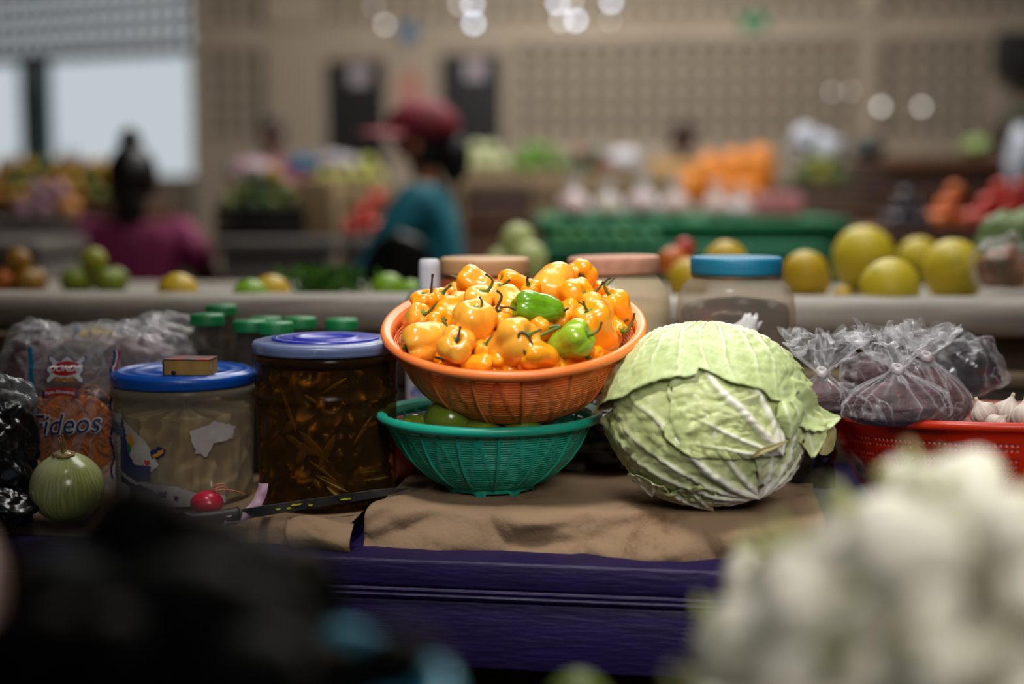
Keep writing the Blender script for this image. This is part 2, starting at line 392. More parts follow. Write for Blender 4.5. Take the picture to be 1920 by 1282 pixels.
# ================================================================== NEIGHBOURING STALL LEDGE
LEA = math.radians(-5)
def lep(px, Y):                       # point on the ledge line
    return px
ledm = pm('worn_grey_concrete', (168, 160, 148), .55, (128, 120, 110), ns=6, bump=.35, bs=14, stretch=(1, 6, 6), col3=(110, 104, 96), ns3=9)
LZ = W(960, 556, 2.12).z
LR = Matrix.Rotation(LEA, 4, 'Z')
def LT(x, y, z): v = LR @ Vector((x, y, 0)); return Vector((v.x, v.y+2.10, z))
prof = []
for i in range(13):                  # bullnose front
    a = PI/2 + i/12*PI; prof.append((.027*math.cos(a), LZ-.027+.027*math.sin(a)))
prof = [(.85, LZ-.036), (.095, LZ-.036), (.088, LZ-.030), (.085, LZ-.004), (.080, LZ)]+prof+[(.5, LZ-.054), (.85, LZ-.054)]
led = tag(add('stall_ledge', surf(lambda u, v: LT(-2.2+4.4*u, prof[min(len(prof)-1, round(v*len(prof)))][0], prof[round(v*len(prof)) % len(prof)][1]+.0015*N((u*40, v*3, 1))), 60, len(prof), cv=True), ledm),
          'long grey concrete ledge with rounded front behind the jars', 'ledge')
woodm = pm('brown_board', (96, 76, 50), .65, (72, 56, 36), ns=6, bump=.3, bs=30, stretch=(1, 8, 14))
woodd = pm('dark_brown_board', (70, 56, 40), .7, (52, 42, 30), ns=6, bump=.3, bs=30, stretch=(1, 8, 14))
lw2 = tag(add('stall_back_panel', box(LT(0, .09, .45), (4.4, .02, 2*(LZ-.0555-.45)), 0, LR.to_3x3()), woodm, smooth=False), 'brown wooden panel under the grey ledge', 'panel')
for k in range(3):
    zz = LZ-.06-.085*(k+.5)
    add('board', box(LT(0, .068, zz), (4.3, .018, .080), .003, LR.to_3x3()), woodm, lw2)
# step shelf between panel and counter
sh = thing('step_shelf', 'low brown wooden step behind the jars and bags', 'shelf', LT(.5, -.05, TL-.03))
zs = W(1700, 700, 1.98).z
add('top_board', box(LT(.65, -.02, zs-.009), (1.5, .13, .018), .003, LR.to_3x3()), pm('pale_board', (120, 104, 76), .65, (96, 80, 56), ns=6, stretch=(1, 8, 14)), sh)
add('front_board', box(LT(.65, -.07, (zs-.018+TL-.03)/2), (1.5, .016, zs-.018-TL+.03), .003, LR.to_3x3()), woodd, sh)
zs2 = W(20, 645, 1.95).z
sh2 = thing('step_shelf', 'brown wooden step at the left below the ledge, topmost board edge showing', 'shelf', LT(-.7, -.05, TL-.03))
add('top_board', box(LT(-.72, -.02, zs2-.009), (.62, .13, .018), .003, LR.to_3x3()), woodm, sh2)
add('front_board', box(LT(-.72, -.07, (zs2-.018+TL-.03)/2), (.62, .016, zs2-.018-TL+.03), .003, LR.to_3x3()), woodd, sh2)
# ================================================================== PURPLE COUNTER
CA = math.radians(-8); CM = Matrix.Rotation(CA, 4, 'Z')
fp = ON(960, 1056, .806)              # front top edge at picture centre
def CT_(x, y, z): v = CM @ Vector((x, y, 0)); return Vector((v.x, v.y, 0)) + Vector((fp.x, fp.y, z))
purp = pm('purple_paint', (30, 17, 66), .5, (22, 12, 52), ns=12, bump=.35, bs=25, stretch=(1, 6, 10), col3=(20, 11, 48), ns3=20, spec=.3)
CM3 = CM.to_3x3()
ctr = thing('market_counter', 'purple painted wooden market counter with moulded front boards', 'counter', CT_(0, .3, 0))
def cb(nm, x0, x1, y0, y1, z0, z1, mat=purp, bev=.002, par=None): return add(nm, box(CT_((x0+x1)/2, (y0+y1)/2, (z0+z1)/2), (x1-x0, y1-y0, z1-z0), bev, CM3), mat, par or ctr)
cb('tabletop', -1.5, 1.5, 0, .62, .776, .806, bev=.0035)
# moulding: rounded bead and groove
mp_ = [(.0015, .742), (.0005, .740), (-.0015, .737), (-.0005, .734), (.002, .733), (.0025, .731), (.001, .729), (-.0015, .724), (.0005, .716), (.004, .712), (.024, .712), (.024, .742)]
add('moulding', surf(lambda u, v: CT_(-1.48+2.96*u, mp_[round(v*12) % 12][0], .7755-(.742-mp_[round(v*12) % 12][1])*.42), 1, 12, cv=True), purp, ctr, smooth=False)
cb('lower_board', -1.48, 1.48, .004, .024, .690, .7615)
for x in (-1.4, -.1, 1.4): cb('leg', x-.035, x+.035, .03, .10, 0, .775)
for x in (-1.4, 1.4): cb('leg', x-.035, x+.035, .5, .57, 0, .775)
cb('lower_shelf', -1.4, 1.4, .05, .56, .28, .30, P('dark_shelf', (22, 16, 30), .8))
# boards under the papers
zr = T-.003
# brown paper sheets
kraft = pm('brown_kraft_paper', (146, 120, 94), .82, (130, 106, 82), ns=7, bump=.25, bs=220, col3=(112, 84, 60), ns3=14, spec=.2)
def crump(p, s, a):
    q = Vector(p)*s; d, _ = noise.voronoi(q); d2, _ = noise.voronoi(q*2.1+Vector((5, 3, 1)))
    return a*((d[1]-d[0])*1.0 + .22*(d2[1]-d2[0]) + .5*noise.noise(q*.7))
def sheet(name, x0, x1, yb, zt, drop, parent=None, amp=.008, seed=0, skew=0, nu=180, r=.012, lw=0):
    yf = YF
    def fn(u, v):
        L1 = yb-yf; s = v*(L1+drop+r*.57)
        x = x0+(x1-x0)*u
        if s < L1-r: y = yb-s; z = zt; k = .12
        elif s < L1-r+r*PI/2: a = (s-(L1-r))/r; y = yf+r-r*math.sin(a); z = zt-r+r*math.cos(a); k = .12+.88*a/(PI/2)
        else: z = zt-r-(s-(L1-r)-r*PI/2); y = yf-(zt-r-z)*.10; k = 1
        edge = min(u, 1-u)*8
        c = crump((x*1.0+seed, y*1.0, z*1.9), 10, amp)
        zz = z + c*.16*(1-k)+ (.004*N((x*9, 1, seed)) if k == 1 else 0)
        y2 = y - (c-.002)*k - .009*k*N((x*5, z*20, seed))
        x2 = x + skew*(y-yf)*(1-u) + .004*N((seed, s*14, u*2))*(1 if u in (0, 1) else .3)
        z2 = zz - (drop*.12*N((x*8, 7, seed)) if v > .97 else 0)
        return CT_(x2, y2, z2)
    return add(name, surf(fn, nu, 130), kraft, parent, solid=.0006)
YF = .0
pl = ON(690, 945, T); q = (CM.inverted() @ Vector((pl.x-fp.x, pl.y-fp.y, 0))); YF = q.y - .003; XL = q.x
pr = ON(1540, 958, T); XR = (CM.inverted() @ Vector((pr.x-fp.x, pr.y-fp.y, 0))).x
brd = tag(add('base_board', box(CT_((XL+XR)/2, .30, (.806+zr)/2), (XR-XL-.012, .44, zr-.806-.001), .003, CM3), P('plain_board', (110, 88, 62), .7)), 'wooden board raising the right-hand paper on the counter', 'board')
brd2 = tag(add('base_board', box(CT_(-.62, .33, (.806+TL-.003)/2), (.74, .5, TL-.003-.807), .003, CM3), P('plain_board', (110, 88, 62), .7)), 'low board under the jars on the left of the counter', 'board')
s1 = tag(sheet('kraft_paper', XL, XR, .50, T, .048, skew=.55, amp=.028), 'large crumpled brown paper draped under the green basket and cabbage', 'paper')
yf_save = YF; YF = YF-.012
s2 = tag(sheet('kraft_paper', -1.2, XL-.018, .45, TL, .020, amp=.006, seed=4), 'creased brown paper under the jars on the left', 'paper')
def fold(u, v):
    x = XL-.085+.075*u; y = YF-.006-.018*math.sin(v*PI*.9) ; z = TL+.006-.034*v+.004*math.sin(u*5)
    c = crump((x, y, z), 22, .006); return CT_(x+.01*v*(1-u), y-c, z+c*.5)
s3 = tag(add('paper_flap', surf(fold, 40, 30), kraft, solid=.0006), 'folded torn flap of brown paper at the purple edge', 'paper')
YF = yf_save
# ================================================================== BASKETS
def basket(name, label, C, R, H, prof, mat, M, nsec=16, cps=20, rows=23, vpat=True, rim=.0065, foot=None, sq=None, ztop=.86, zbot=.05, nribs=True):
    """C: base centre; prof: (height share, radius share); M: tilt"""
    t = thing(name, label, 'basket', C); C = Vector(C)
    zs_ = [p[0] for p in prof]; rs = [p[1] for p in prof]
    def rad(zf): return R*float(np.interp(zf, zs_, rs))
    def pt(a, zf, off=0):
        zf2 = max(zf, 0); dr = (rad(min(1, zf2+.02))-rad(max(0, zf2-.02)))/(.04*H) if zf2 > 0 else 1
        nx, nz = 1/math.hypot(1, dr), -dr/math.hypot(1, dr); r = rad(zf)+off*nx
        return C + M @ Vector((r*math.cos(a), r*math.sin(a), zf*H+off*nz))
    V = []; Fc = []
    if sq:
        ncol, nrow, zt_, zb_ = sq; NC = ncol*2
        zl = [0]+[zb_+(zt_-zb_)*k/(nrow*2) for k in range(nrow*2+1)]+[1]
    else:
        NC = nsec*cps
        zl = [0]+[zbot+(ztop-zbot)*(k//2+(.0 if k % 2 == 0 else .62))/rows for k in range(rows*2+1)]+[(1+ztop)/2, 1]
    for zf in zl:
        for i in range(NC): V.append(pt(2*PI*i/NC, zf))
    nz = len(zl)-1
    for j in range(nz):
        for i in range(NC):
            hole = False
            if sq:
                if 1 <= j <= sq[1]*2 and j % 2 == 1 and i % 2 == 1 and (i//2) % 10 != 9 and (j//2) % 6 != 5: hole = True
            elif 2 <= j <= rows*2 and j % 2 == 0:
                ph = ((i+.5) % cps)/cps; v = 1-(j-1)/(rows*2)   # v: 1 at bottom .. 0 top
                v = 1-v; v = 1-v
                hole = ph > .06 and ph < .94
                if vpat:
                    k = .42*v
                    if abs(ph-(.5-k)) < .055 or abs(ph-(.5+k)) < .055: hole = False
            if not hole: Fc.append((j*NC+i, j*NC+(i+1) % NC, (j+1)*NC+(i+1) % NC, (j+1)*NC+i))
    add('bowl', (V, Fc), mat, t, solid=.0016)
    # rim: rolled lip
    lp = [(0, 0), (.004, .0035), (.002+rim, .003), (.004+rim, -.001), (.003+rim, -.006), (.001+rim, -.0065), (rim, -.004), (.002, -.001), (0, -.004), (-.0012, 0)]
    def fr(u, v):
        a = 2*PI*u; dx, dz = lp[round(v*len(lp)) % len(lp)]
        return C + M @ Vector(((R+dx)*math.cos(a), (R+dx)*math.sin(a), H+dz))
    add('rim', surf(fr, 160, len(lp), cu=True, cv=True), mat, t)
    # base: disc with grid slots and foot ring
    rb = rad(0)
    V = []; Fc = []; nr, na = 7, 64
    for j in range(nr+1):
        for i in range(na): a = 2*PI*i/na; V.append(C+M @ Vector((rb*(j/nr)*math.cos(a), rb*(j/nr)*math.sin(a), .0005)))
    for j in range(nr):
        for i in range(na):
            if j % 2 == 1 and i % 4 != 0: continue
            Fc.append((j*na+i, j*na+(i+1) % na, (j+1)*na+(i+1) % na, (j+1)*na+i))
    add('base', (V, Fc), mat, t, solid=.0016)
    fh = foot or .0085
    def ff(u, v):
        a = 2*PI*u; q = round(v*6) % 6
        rr, zz = [(0, .004), (.0025, .001), (.0035, -fh), (.001, -fh), (-.0005, 0), (-.002, .004)][q]
        if q in (2, 3) and not ((u*8+.5) % 1 < .28): zz = -fh*.45
        return C+M @ Vector(((rb+rr)*math.cos(a), (rb+rr)*math.sin(a), zz))
    add('foot_ring', surf(ff, 160, 6, cu=True, cv=True), mat, t)
    if nribs:
        first = None
        for s in range(nsec):
            a = 2*PI*s/nsec
            if first is None:
                pts = [pt(0, z, .0012) for z in np.linspace(.0, .97, 14)]
                # inner and outer rib ridge as a narrow tube, built once, turned about the basket axis
                loc = [(M.inverted() @ (p-C)) for p in pts]
                me = add('rib', tube(loc, .0016, 6), mat, local=True); first = me
            else: me = copyobj(first)
            me.parent = t; me.matrix_parent_inverse = Matrix.Identity(4)
            me.matrix_basis = M.to_4x4() @ Matrix.Rotation(a, 4, 'Z')
    return t, rad
PR = [(0, .41), (.06, .51), (.2, .66), (.4, .80), (.6, .89), (.8, .955), (1, 1)]
def plastic(name, c, c2, rough=.35, sss=.25, rad=(.02, .006, .002)):
    m = pm(name, c, rough, c2, ns=9, bump=.06, bs=160, sss=sss, spec=.45)
    b = m.node_tree.nodes['Principled BSDF']; b.inputs['Subsurface Radius'].default_value = rad; return m
teal = plastic('green_plastic', (34, 166, 138), (26, 152, 126), rad=(.003, .012, .01))
orng = plastic('orange_plastic', (255, 142, 74), (255, 126, 56))
redp = plastic('red_plastic', (200, 50, 12), (184, 40, 10))
GC = W(918, 773, 1.60); GCb = Vector((GC.x, GC.y, T+.0088)); GR = .118; GH = GC.z-T-.0088
gb, grad = basket('colander_basket', 'green slotted plastic basket standing on the brown paper under the orange basket', GCb, GR, GH, PR, teal, Matrix.Rotation(.1, 3, 'Z'))
# orange basket, tipped towards the viewer
OM = (Matrix.Rotation(math.radians(-1.5), 3, 'Y') @ Matrix.Rotation(math.radians(15.5), 3, 'X'))
PRO = [(0, .44), (.05, .53), (.16, .66), (.34, .79), (.55, .89), (.78, .962), (1, 1)]
ORM = W(963, 608, 1.585); OR = .1385; OH = .094; OCb = ORM - OM @ Vector((0, 0, OH))
ob, orad = basket('colander_basket', 'orange slotted plastic basket heaped with peppers, tilted on top of the green basket', OCb, OR, OH, PRO, orng, OM @ Matrix.Rotation(.06, 3, 'Z'))
RC = W(1846, 775, 1.66); RR = .182; RH = .112
RMt = Matrix.Rotation(math.radians(-5), 3, 'X')
rb_, rrad = basket('colander_basket', 'red perforated plastic basket holding the tied bags, at the right of the cabbage', RC-RMt @ Vector((0, 0, RH)), RR, RH,
                   [(0, .62), (.08, .70), (.3, .80), (.6, .90), (1, 1)], redp, RMt, sq=(190, 14, .84, .12), nribs=False)
# ================================================================== PEPPERS
def pepper_geo(seed, lobes, wr=.10, taper=.35, nu=40, nv=28):
    rnd = random.Random(seed); ph = rnd.random()*6; tw = rnd.uniform(-.6, .6); sv = Vector((seed*3.1, seed*1.7, 0))
    def f(u, v):
        a = 2*PI*u; b = v*PI
        r = .5*math.sin(b)**.72; z = .5*math.cos(b)
        r *= 1 - taper*max(0, v-.25)**1.2*1.2
        r *= 1 + .10*math.exp(-((v-.30)/.16)**2) - .07*math.exp(-((v-.55)/.10)**2)
        cr = abs(math.cos(lobes*a/2+ph+tw*v*2)); crease = max(0, 1-cr*1.7)**1.6
        lv = math.exp(-((v-.25)/.34)**2)
        r *= 1 - .15*crease*lv + .05*math.cos(lobes*a+2*ph+2*tw*v*2)*lv
        p = Vector((r*math.cos(a), r*math.sin(a), z))
        n1 = noise.noise(p*2.6+sv); n2 = noise.noise(p*5.5+sv)
        k = 1 + wr*1.5*n1 + wr*.4*n2
        p = Vector((p.x*k, p.y*k, p.z*(1+wr*.6*n1)))
        rr = math.hypot(p.x, p.y)
        if v < .5: p.z -= .13*math.exp(-(rr/.16)**2)
        else: p.z += .05*math.exp(-(rr/.08)**2)
        return p
    return surf(f, nu, nv, cu=True)
pepm = pm('orange_pepper_skin', (255, 172, 32), .25, (255, 152, 16), ns=16, sss=.18, coat=.35, contrast=.8, spec=.5)
pepm2 = pm('pale_orange_pepper_skin', (255, 184, 70), .25, (255, 166, 38), ns=16, sss=.28, coat=.35, contrast=.8)
gpm = pm('green_pepper_skin', (116, 164, 30), .22, (92, 146, 22), ns=12, sss=.15, coat=.4)
gpm2 = pm('lime_pepper_skin', (158, 186, 48), .22, (138, 172, 36), ns=14, sss=.2, coat=.4, contrast=.8)
stemg = attrmat('pepper_stem', [(0, (92, 124, 36)), (.5, (84, 100, 34)), (.8, (70, 56, 24)), (1, (44, 30, 18))], rough=.5)
stemd = attrmat('dry_pepper_stem', [(0, (88, 110, 36)), (.25, (80, 60, 34)), (1, (50, 26, 20))], rough=.6)
variants = [pepper_geo(i, [3, 4, 3, 4, 5, 3, 4, 4][i % 8], wr=[.10, .08, .13, .07, .09, .12][i % 6], taper=[.35, .5, .2, .6, .3, .45][i % 6]) for i in range(12)]
pmesh = {}
def pepper(c, axis, wd, ln, var, mat, roll=0, stem=None, label='', group='habanero peppers heaped in the orange basket', dry=False, sr=.0016, name='habanero_pepper'):
    key = (var, mat.name)
    q = axis.to_track_quat('Z', 'Y').to_matrix() @ Matrix.Rotation(roll, 3, 'Z')
    M = Matrix.Translation(c) @ q.to_4x4() @ Matrix.Diagonal((wd, wd*.96, ln, 1))
    if key not in pmesh:
        o = add(name, variants[var], mat, local=True); pmesh[key] = o.data
    else:
        o = bpy.data.objects.new(name, pmesh[key]); COL.objects.link(o)
    o.matrix_basis = M
    tag(o, label, 'pepper', group)
    cal = c+axis*(ln*.385)
    x, y = frame_of(axis)
    if stem is None: stem = [cal, cal+axis*.008+x*.002, cal+axis*.014+x*.006]
    else: stem = [cal]+[Vector(p) for p in stem]
    ls = smoothline(stem, 6)
    vf = tube(ls, lambda t: sr*(1.35-.75*t) if t < .92 else sr*.95, 7)
    # calyx: small five-pointed cap
    cx = len(ls); at = []
    for i in range(len(ls)): at += [i/(len(ls)-1)]*7
    n = 20; V = [cal+axis*.0022]; Fc = []
    for k in range(n):
        a = 2*PI*k/n; r = .0052*(1+.25*math.cos(5*a)); V.append(cal+x*(r*math.cos(a))+y*(r*math.sin(a))+axis*(.0022*math.cos(5*a)*.3+.0006))
    for k in range(n): Fc.append((0, 1+k, 1+(k+1) % n))
    V2 = [p-axis*.0012 for p in V]
    m = len(V); Fc2 = [tuple(i+m for i in f[::-1]) for f in Fc]+[(1+k, 1+m+k, 1+m+(k+1) % n, 1+(k+1) % n) for k in range(n)]
    vf = join(vf, (V+V2, Fc+Fc2)); at += [0]*(2*m)
    add('stem', vf, stemd if dry else stemg, o, attrs={'v': at})
    return o
def K(x, y): return 700+x/3.5556, 460+y/3.5556
def dome(px, py, hd=.046):
    nrm = OM @ Vector((0, 0, 1)); best = None; c0 = Vector((0, 0, CZ)); d = ray(px, py)
    for k in range(400):
        D = 1.40+k*.0008; p = c0+d*(D/d.y); q = p-ORM; h = q.dot(nrm); rho = (q-nrm*h).length
        g = h-(hd*(1-(rho/OR)**2)-.004 if rho < OR else -.02)
        if best is None or g < best[0]: best = (g, D)
        if g < 0: return D
    return min(best[1], 1.70)
# (crop x, y, width, length, axis right, up, toward, variant, roll, pale, stem points, dry, label, depth tweak)
PL = [
 (345, 392, 160, 130, -.05, .9, .45, 1, .3, 0, [(380, 330), (388, 270), (395, 188)], 1, 'orange pepper at the far left with a long straight upright stem', 0),
 (290, 492, 150, 165, .55, .45, .65, 4, 1.2, 1, [(355, 455), (410, 400), (458, 368)], 0, 'orange pepper at the left rim, green stem slanting up to the right', 0),
 (425, 515, 150, 120, .6, .2, .7, 3, 2, 0, [(490, 548), (498, 560)], 1, 'small bumpy orange pepper at the left with a tiny dark stub', -.006),
 (350, 645, 235, 275, -.75, -.30, .35, 0, .4, 1, [(215, 668), (200, 690), (232, 704)], 0, 'large pale orange pepper lying on its side at the left front', -.004),
 (555, 685, 215, 235, .05, .45, .85, 1, .9, 1, [(560, 640), (572, 590), (580, 540)], 1, 'orange pepper at the front facing out with its dark stem standing up', -.012),
 (668, 560, 245, 320, .10, .86, .42, 3, .2, 1, [(710, 440), (725, 380), (705, 340)], 0, 'tall orange pepper left of centre with a curved green stem', -.008),
 (500, 445, 150, 190, -.3, -.6, .5, 2, 0, 0, None, 0, 'smooth orange pepper without visible stem left of the tall one', .004),
 (572, 372, 120, 110, .2, .1, -.9, 5, 1, 1, None, 0, 'small yellowish orange pepper showing its blunt tip', .002),
 (690, 262, 175, 220, -.8, .3, -.2, 6, 1, 0, None, 0, 'smooth rounded orange pepper at the back left', 0),
 (712, 385, 190, 170, .15, .8, .45, 7, .6, 1, [(765, 300), (795, 235), (748, 190)], 0, 'orange pepper with a thick hooked green stem, behind the tall one', 0),
 (545, 305, 100, 100, -.5, .6, .2, 8, 0, 1, [(600, 210), (575, 178)], 0, 'orange pepper at the back left rim with a thin faint stem', .01),
 (850, 505, 160, 160, -.15, .7, .55, 9, 0, 0, [(822, 420), (856, 340), (822, 298)], 1, 'orange pepper behind the big front one with a dark S-shaped stem', .004),
 (915, 385, 190, 215, .3, -.6, .4, 10, .7, 1, None, 0, 'pale streaked orange pepper left of the dark green one', 0),
 (945, 245, 120, 190, -.6, .2, .3, 11, 0, 0, [(870, 262), (818, 276)], 0, 'orange pepper at the centre back with a green stem lying across it', .004),
 (1200, 262, 235, 265, -.50, -.55, .40, 0, 2.4, 1, [(1132, 322), (1120, 318)], 0, 'large orange pepper on top at the back, calyx turned down', -.006),
 (1375, 195, 180, 140, .1, -.25, .75, 4, .6, 0, [(1402, 240), (1396, 205), (1370, 187)], 1, 'topmost orange pepper at the back with a short black stem', .004),
 (1330, 340, 200, 220, .6, .15, .7, 2, 2.5, 0, [(1430, 340), (1500, 290), (1535, 242)], 0, 'orange pepper at the back right with a long stem reaching right', .002),
 (1500, 305, 90, 110, .5, .4, .1, 8, 0, 0, None, 0, 'small orange pepper in shade by the right back rim', .012),
 (1485, 430, 175, 230, -.6, .2, .5, 5, 1.7, 1, None, 0, 'ridged orange pepper at the right behind the long one', .006),
 (1632, 425, 165, 220, -.45, .75, .3, 7, .2, 0, [(1550, 300), (1540, 250), (1580, 214)], 0, 'orange pepper at the right rim with a hooked upright stem', 0),
 (1488, 560, 230, 300, -.38, .72, .45, 6, 1.1, 0, [(1412, 410), (1400, 370)], 0, 'long smooth orange pepper at the right front with a short stem', -.004),
 (1120, 560, 150, 170, -.5, .1, .7, 3, 1, 0, None, 0, 'bumpy orange pepper between the two green ones', .002),
 (930, 655, 260, 300, .55, .30, .5, 10, 2.2, 1, None, 0, 'largest pale orange pepper in the front centre, folded skin', -.012),
 (1112, 735, 170, 250, -.70, .15, .55, 9, 1.3, 0, [(1010, 715), (968, 610), (1000, 580), (1058, 655), (1058, 790)], 1, 'orange pepper at the front with a long looped dark stem', -.012),
 (692, 790, 120, 190, .8, 0, .2, 11, 0, 0, None, 0, 'low orange pepper pressed against the front rim', -.002),
 (1255, 500, 100, 110, 0, .4, .6, 8, 2, 0, None, 0, 'small orange pepper tucked right of the dark green one', .006),
 (1635, 552, 80, 90, .3, -.3, .6, 2, 0, 0, [(1690, 570), (1730, 500), (1742, 450)], 0, 'small orange pepper at the right rim beside a long green stem', 0),
 (1330, 450, 150, 160, -.7, .3, .2, 1, 0, 0, [(1280, 440), (1212, 398)], 0, 'shaded orange pepper right of the dark green one, stem pointing left', .012),
 (720, 720, 110, 150, .2, .4, .3, 4, 0, 0, None, 0, 'small orange pepper between the two front ones', .004),
 (835, 760, 130, 120, .2, .3, .3, 6, 0, 0, None, 0, 'half hidden orange pepper under the largest one', .002),
 (1390, 690, 130, 120, .2, -.3, .3, 9, 0, 0, None, 0, 'orange pepper low behind the lime green one', .004),
 (1015, 790, 110, 90, .2, -.3, .3, 0, 0, 0, None, 0, 'orange pepper low by the front rim below the looped stem', .002),
 (820, 330, 130, 130, .2, .3, .3, 5, 0, 0, None, 0, 'orange pepper behind the hooked stem', .01),
 (1060, 300, 110, 110, -.2, .3, .3, 7, 0, 0, None, 0, 'small orange pepper under the large one at the back', .006),
 (440, 355, 110, 100, .2, .3, .3, 3, 0, 0, None, 0, 'small orange pepper behind the straight stem', .008),
]
def mm(v, D): return v/3.5556*D/F*1.30
for (x, y, wd, ln, ar, au, at_, var, roll, pale, stem, dry, lab, dt) in PL:
    px, py = K(x, y); D = dome(px, py)+dt+.006
    ax = cdir(ar, au, at_); c = W(px, py, D); wm, lm = mm(wd, D), mm(ln, D)
    lm = max(lm, wm*.95)
    Dc = c.y + ax.y*lm*.4
    st = [W(*K(*s), Dc-.004) for s in stem] if stem else None
    pepper(c, ax, wm, lm, var, pepm2 if pale else pepm, roll, st, lab, dry=bool(dry))
for (x, y, wd, ln, ar, au, at_, var, roll, m, stem, dry, lab, dt) in [
    (1098, 422, 190, 290, -.93, .05, .30, 6, .5, gpm, [(950, 428), (900, 412), (842, 414)], 1, 'dark green habanero pepper on top of the orange ones', -.020),
    (1310, 640, 215, 260, .80, .30, .45, 3, 2.0, gpm2, [(1465, 592), (1505, 560), (1524, 510)], 0, 'lime green dimpled habanero pepper at the right front', -.016)]:
    px, py = K(x, y); D = dome(px, py)+dt+.006
    ax = cdir(ar, au, at_); c = W(px, py, D); wm, lm = mm(wd, D), mm(ln, D); Dc = c.y+ax.y*lm*.4
    pepper(c, ax, wm, lm, var, m, roll, [W(*K(*s), Dc-.004) for s in stem], lab, group=None, dry=bool(dry), sr=.0015)
# loose green stems lying between
for pts, lab in [([(1088, 612), (1170, 575), (1250, 540)], 'thick green pepper stem left of the lime green pepper'), ([(1165, 548), (1205, 538), (1250, 536)], 'short green pepper stem above the thick one'), ([(1092, 634), (1140, 655), (1188, 690)], 'thin dark green stem leading to the lime green pepper'), ([(832, 262), (870, 275), (888, 305)], 'forked green stem at the back centre')]:
    D0 = dome(*K(*pts[1]))-.012
    l = smoothline([W(*K(*p), D0) for p in pts], 6)
    tag(add('pepper_stem', tube(l, lambda t: .0017, 7), stemg, attrs={'v': [i//7/len(l)*.6 for i in range(len(l)*7)]}), lab, 'stem')
rnd = random.Random(5)
for k in range(58):
    a = rnd.random()*2*PI; rr = math.sqrt(rnd.random())*.086 if k < 24 else .104; h = rnd.uniform(-.034, .008) if k < 24 else rnd.uniform(-.016, -.009)
    if k >= 24: a = (k-24)/34*2*PI+rnd.uniform(-.05, .05)
    c = ORM+OM @ Vector((rr*math.cos(a), rr*math.sin(a), h)); ax = Vector((rnd.uniform(-1, 1), rnd.uniform(-1, 1), rnd.uniform(-.6, .3))).normalized()
    pepper(c, ax, .039, .041, rnd.randrange(12), pepm, rnd.random()*6, None, 'orange pepper buried between the others in the orange basket', group='buried peppers in the orange basket')
# ================================================================== TOMATILLOS in green basket
tomm = pm('green_tomatillo', (122, 138, 38), .22, (96, 116, 30), ns=14, coat=.3, sss=.1)
def tomatillo(px, py, D, r, lab):
    c = W(px, py, D); o = add('tomatillo', blob(c, (r*1.08, r, r*.92), 32, 20, lambda d: 1+.02*math.cos(4*math.atan2(d.y, d.x))*(1-abs(d.z))), tomm)
    tag(o, lab, 'tomatillo', 'tomatillos in the green basket'); tp = c+Vector((r*.1, r*.1, r*.88))
    add('stem_scar', blob(tp, (.004, .004, .0015), 10, 6), P('brown_scar', (96, 84, 40), .8), o)
tomatillo(843, 785, 1.545, .0255, 'large shiny tomatillo showing above the green rim, the biggest')
tomatillo(783, 804, 1.555, .019, 'tomatillo at the left end of the green basket')
tomatillo(905, 809, 1.535, .020, 'tomatillo peeping over the green rim below the orange foot')
tomatillo(979, 808, 1.535, .021, 'rightmost tomatillo peeping over the green rim')
for x, y in ((850, 1.62), (930, 1.60), (1000, 1.62), (940, 1.67), (870, 1.68), (900, 1.58), (960, 1.585)):
    c = W(x, 800, y); c.z = T+.034; r = .021
    if (Vector((c.x, c.y, 0))-Vector((GCb.x, GCb.y, 0))).length > .08: continue
    o = add('tomatillo', blob(c, (r*1.06, r, r*.94), 24, 14), tomm)
    tag(o, 'tomatillo deep inside the green basket under the orange one', 'tomatillo', 'hidden tomatillos in the green basket')
# ================================================================== CABBAGE
CC = W(1322, 792, 1.525); CC.z = T+.0945
AX = (.105, .106, .0925)
def cpt(d, off=0):
    """lumpy squarish cabbage body in direction d"""
    k = (abs(d.x)**2.2+abs(d.y)**2.2+abs(d.z)**2.2)**(-1/2.2)
    k *= 1+.030*noise.noise(d*1.7+Vector((3, 1, 2)))
    if d.z < 0: k *= 1-.13*d.z*d.z*max(0, -d.x*1.2)
    if d.z < -.80: k *= 1-.15*(abs(d.z)-.80)
    q = Vector((d.x*k*AX[0], d.y*k*AX[1], d.z*k*AX[2]))
    return CC+q+d*off
cabm = attrmat('cabbage_leaf', [(0, (158, 172, 100)), (.3, (188, 198, 134)), (.62, (212, 216, 168)), (.85, (234, 234, 208)), (1, (242, 240, 222))], rough=.42, bump=.15, bs=70, noisecol=(196, 192, 150), ns=26, sss=.12, spec=.45, namt=.3)
cabcap = attrmat('cabbage_cap_leaf', [(0, (166, 182, 118)), (.3, (182, 196, 136)), (.62, (196, 207, 156)), (.85, (218, 223, 188)), (1, (226, 228, 190))], rough=.42, bump=.2, bs=60, noisecol=(184, 196, 130), ns=18, sss=.12, spec=.45, namt=.3)
cabdry = attrmat('cabbage_dry_leaf', [(0, (128, 118, 66)), (.5, (160, 148, 96)), (1, (200, 188, 150))], rough=.6, bump=.3, bs=70)
def scr(d):  # direction -> picture-ish coordinates (right, up)
    return d.dot(CR), d.dot(CU)
def sd(u, v, back=False):     # picture-plane position on the unit ball -> direction
    rr = u*u+v*v; s = 1
    if rr > .98: s = math.sqrt(.98/rr)
    u *= s; v *= s; t = math.sqrt(max(0.0004, 1-u*u-v*v)); t = -t if back else t
    return (CR*u+CU*v+CT*t).normalized()
def upx(px, py): return (px-1322)/202, (790-py)/157
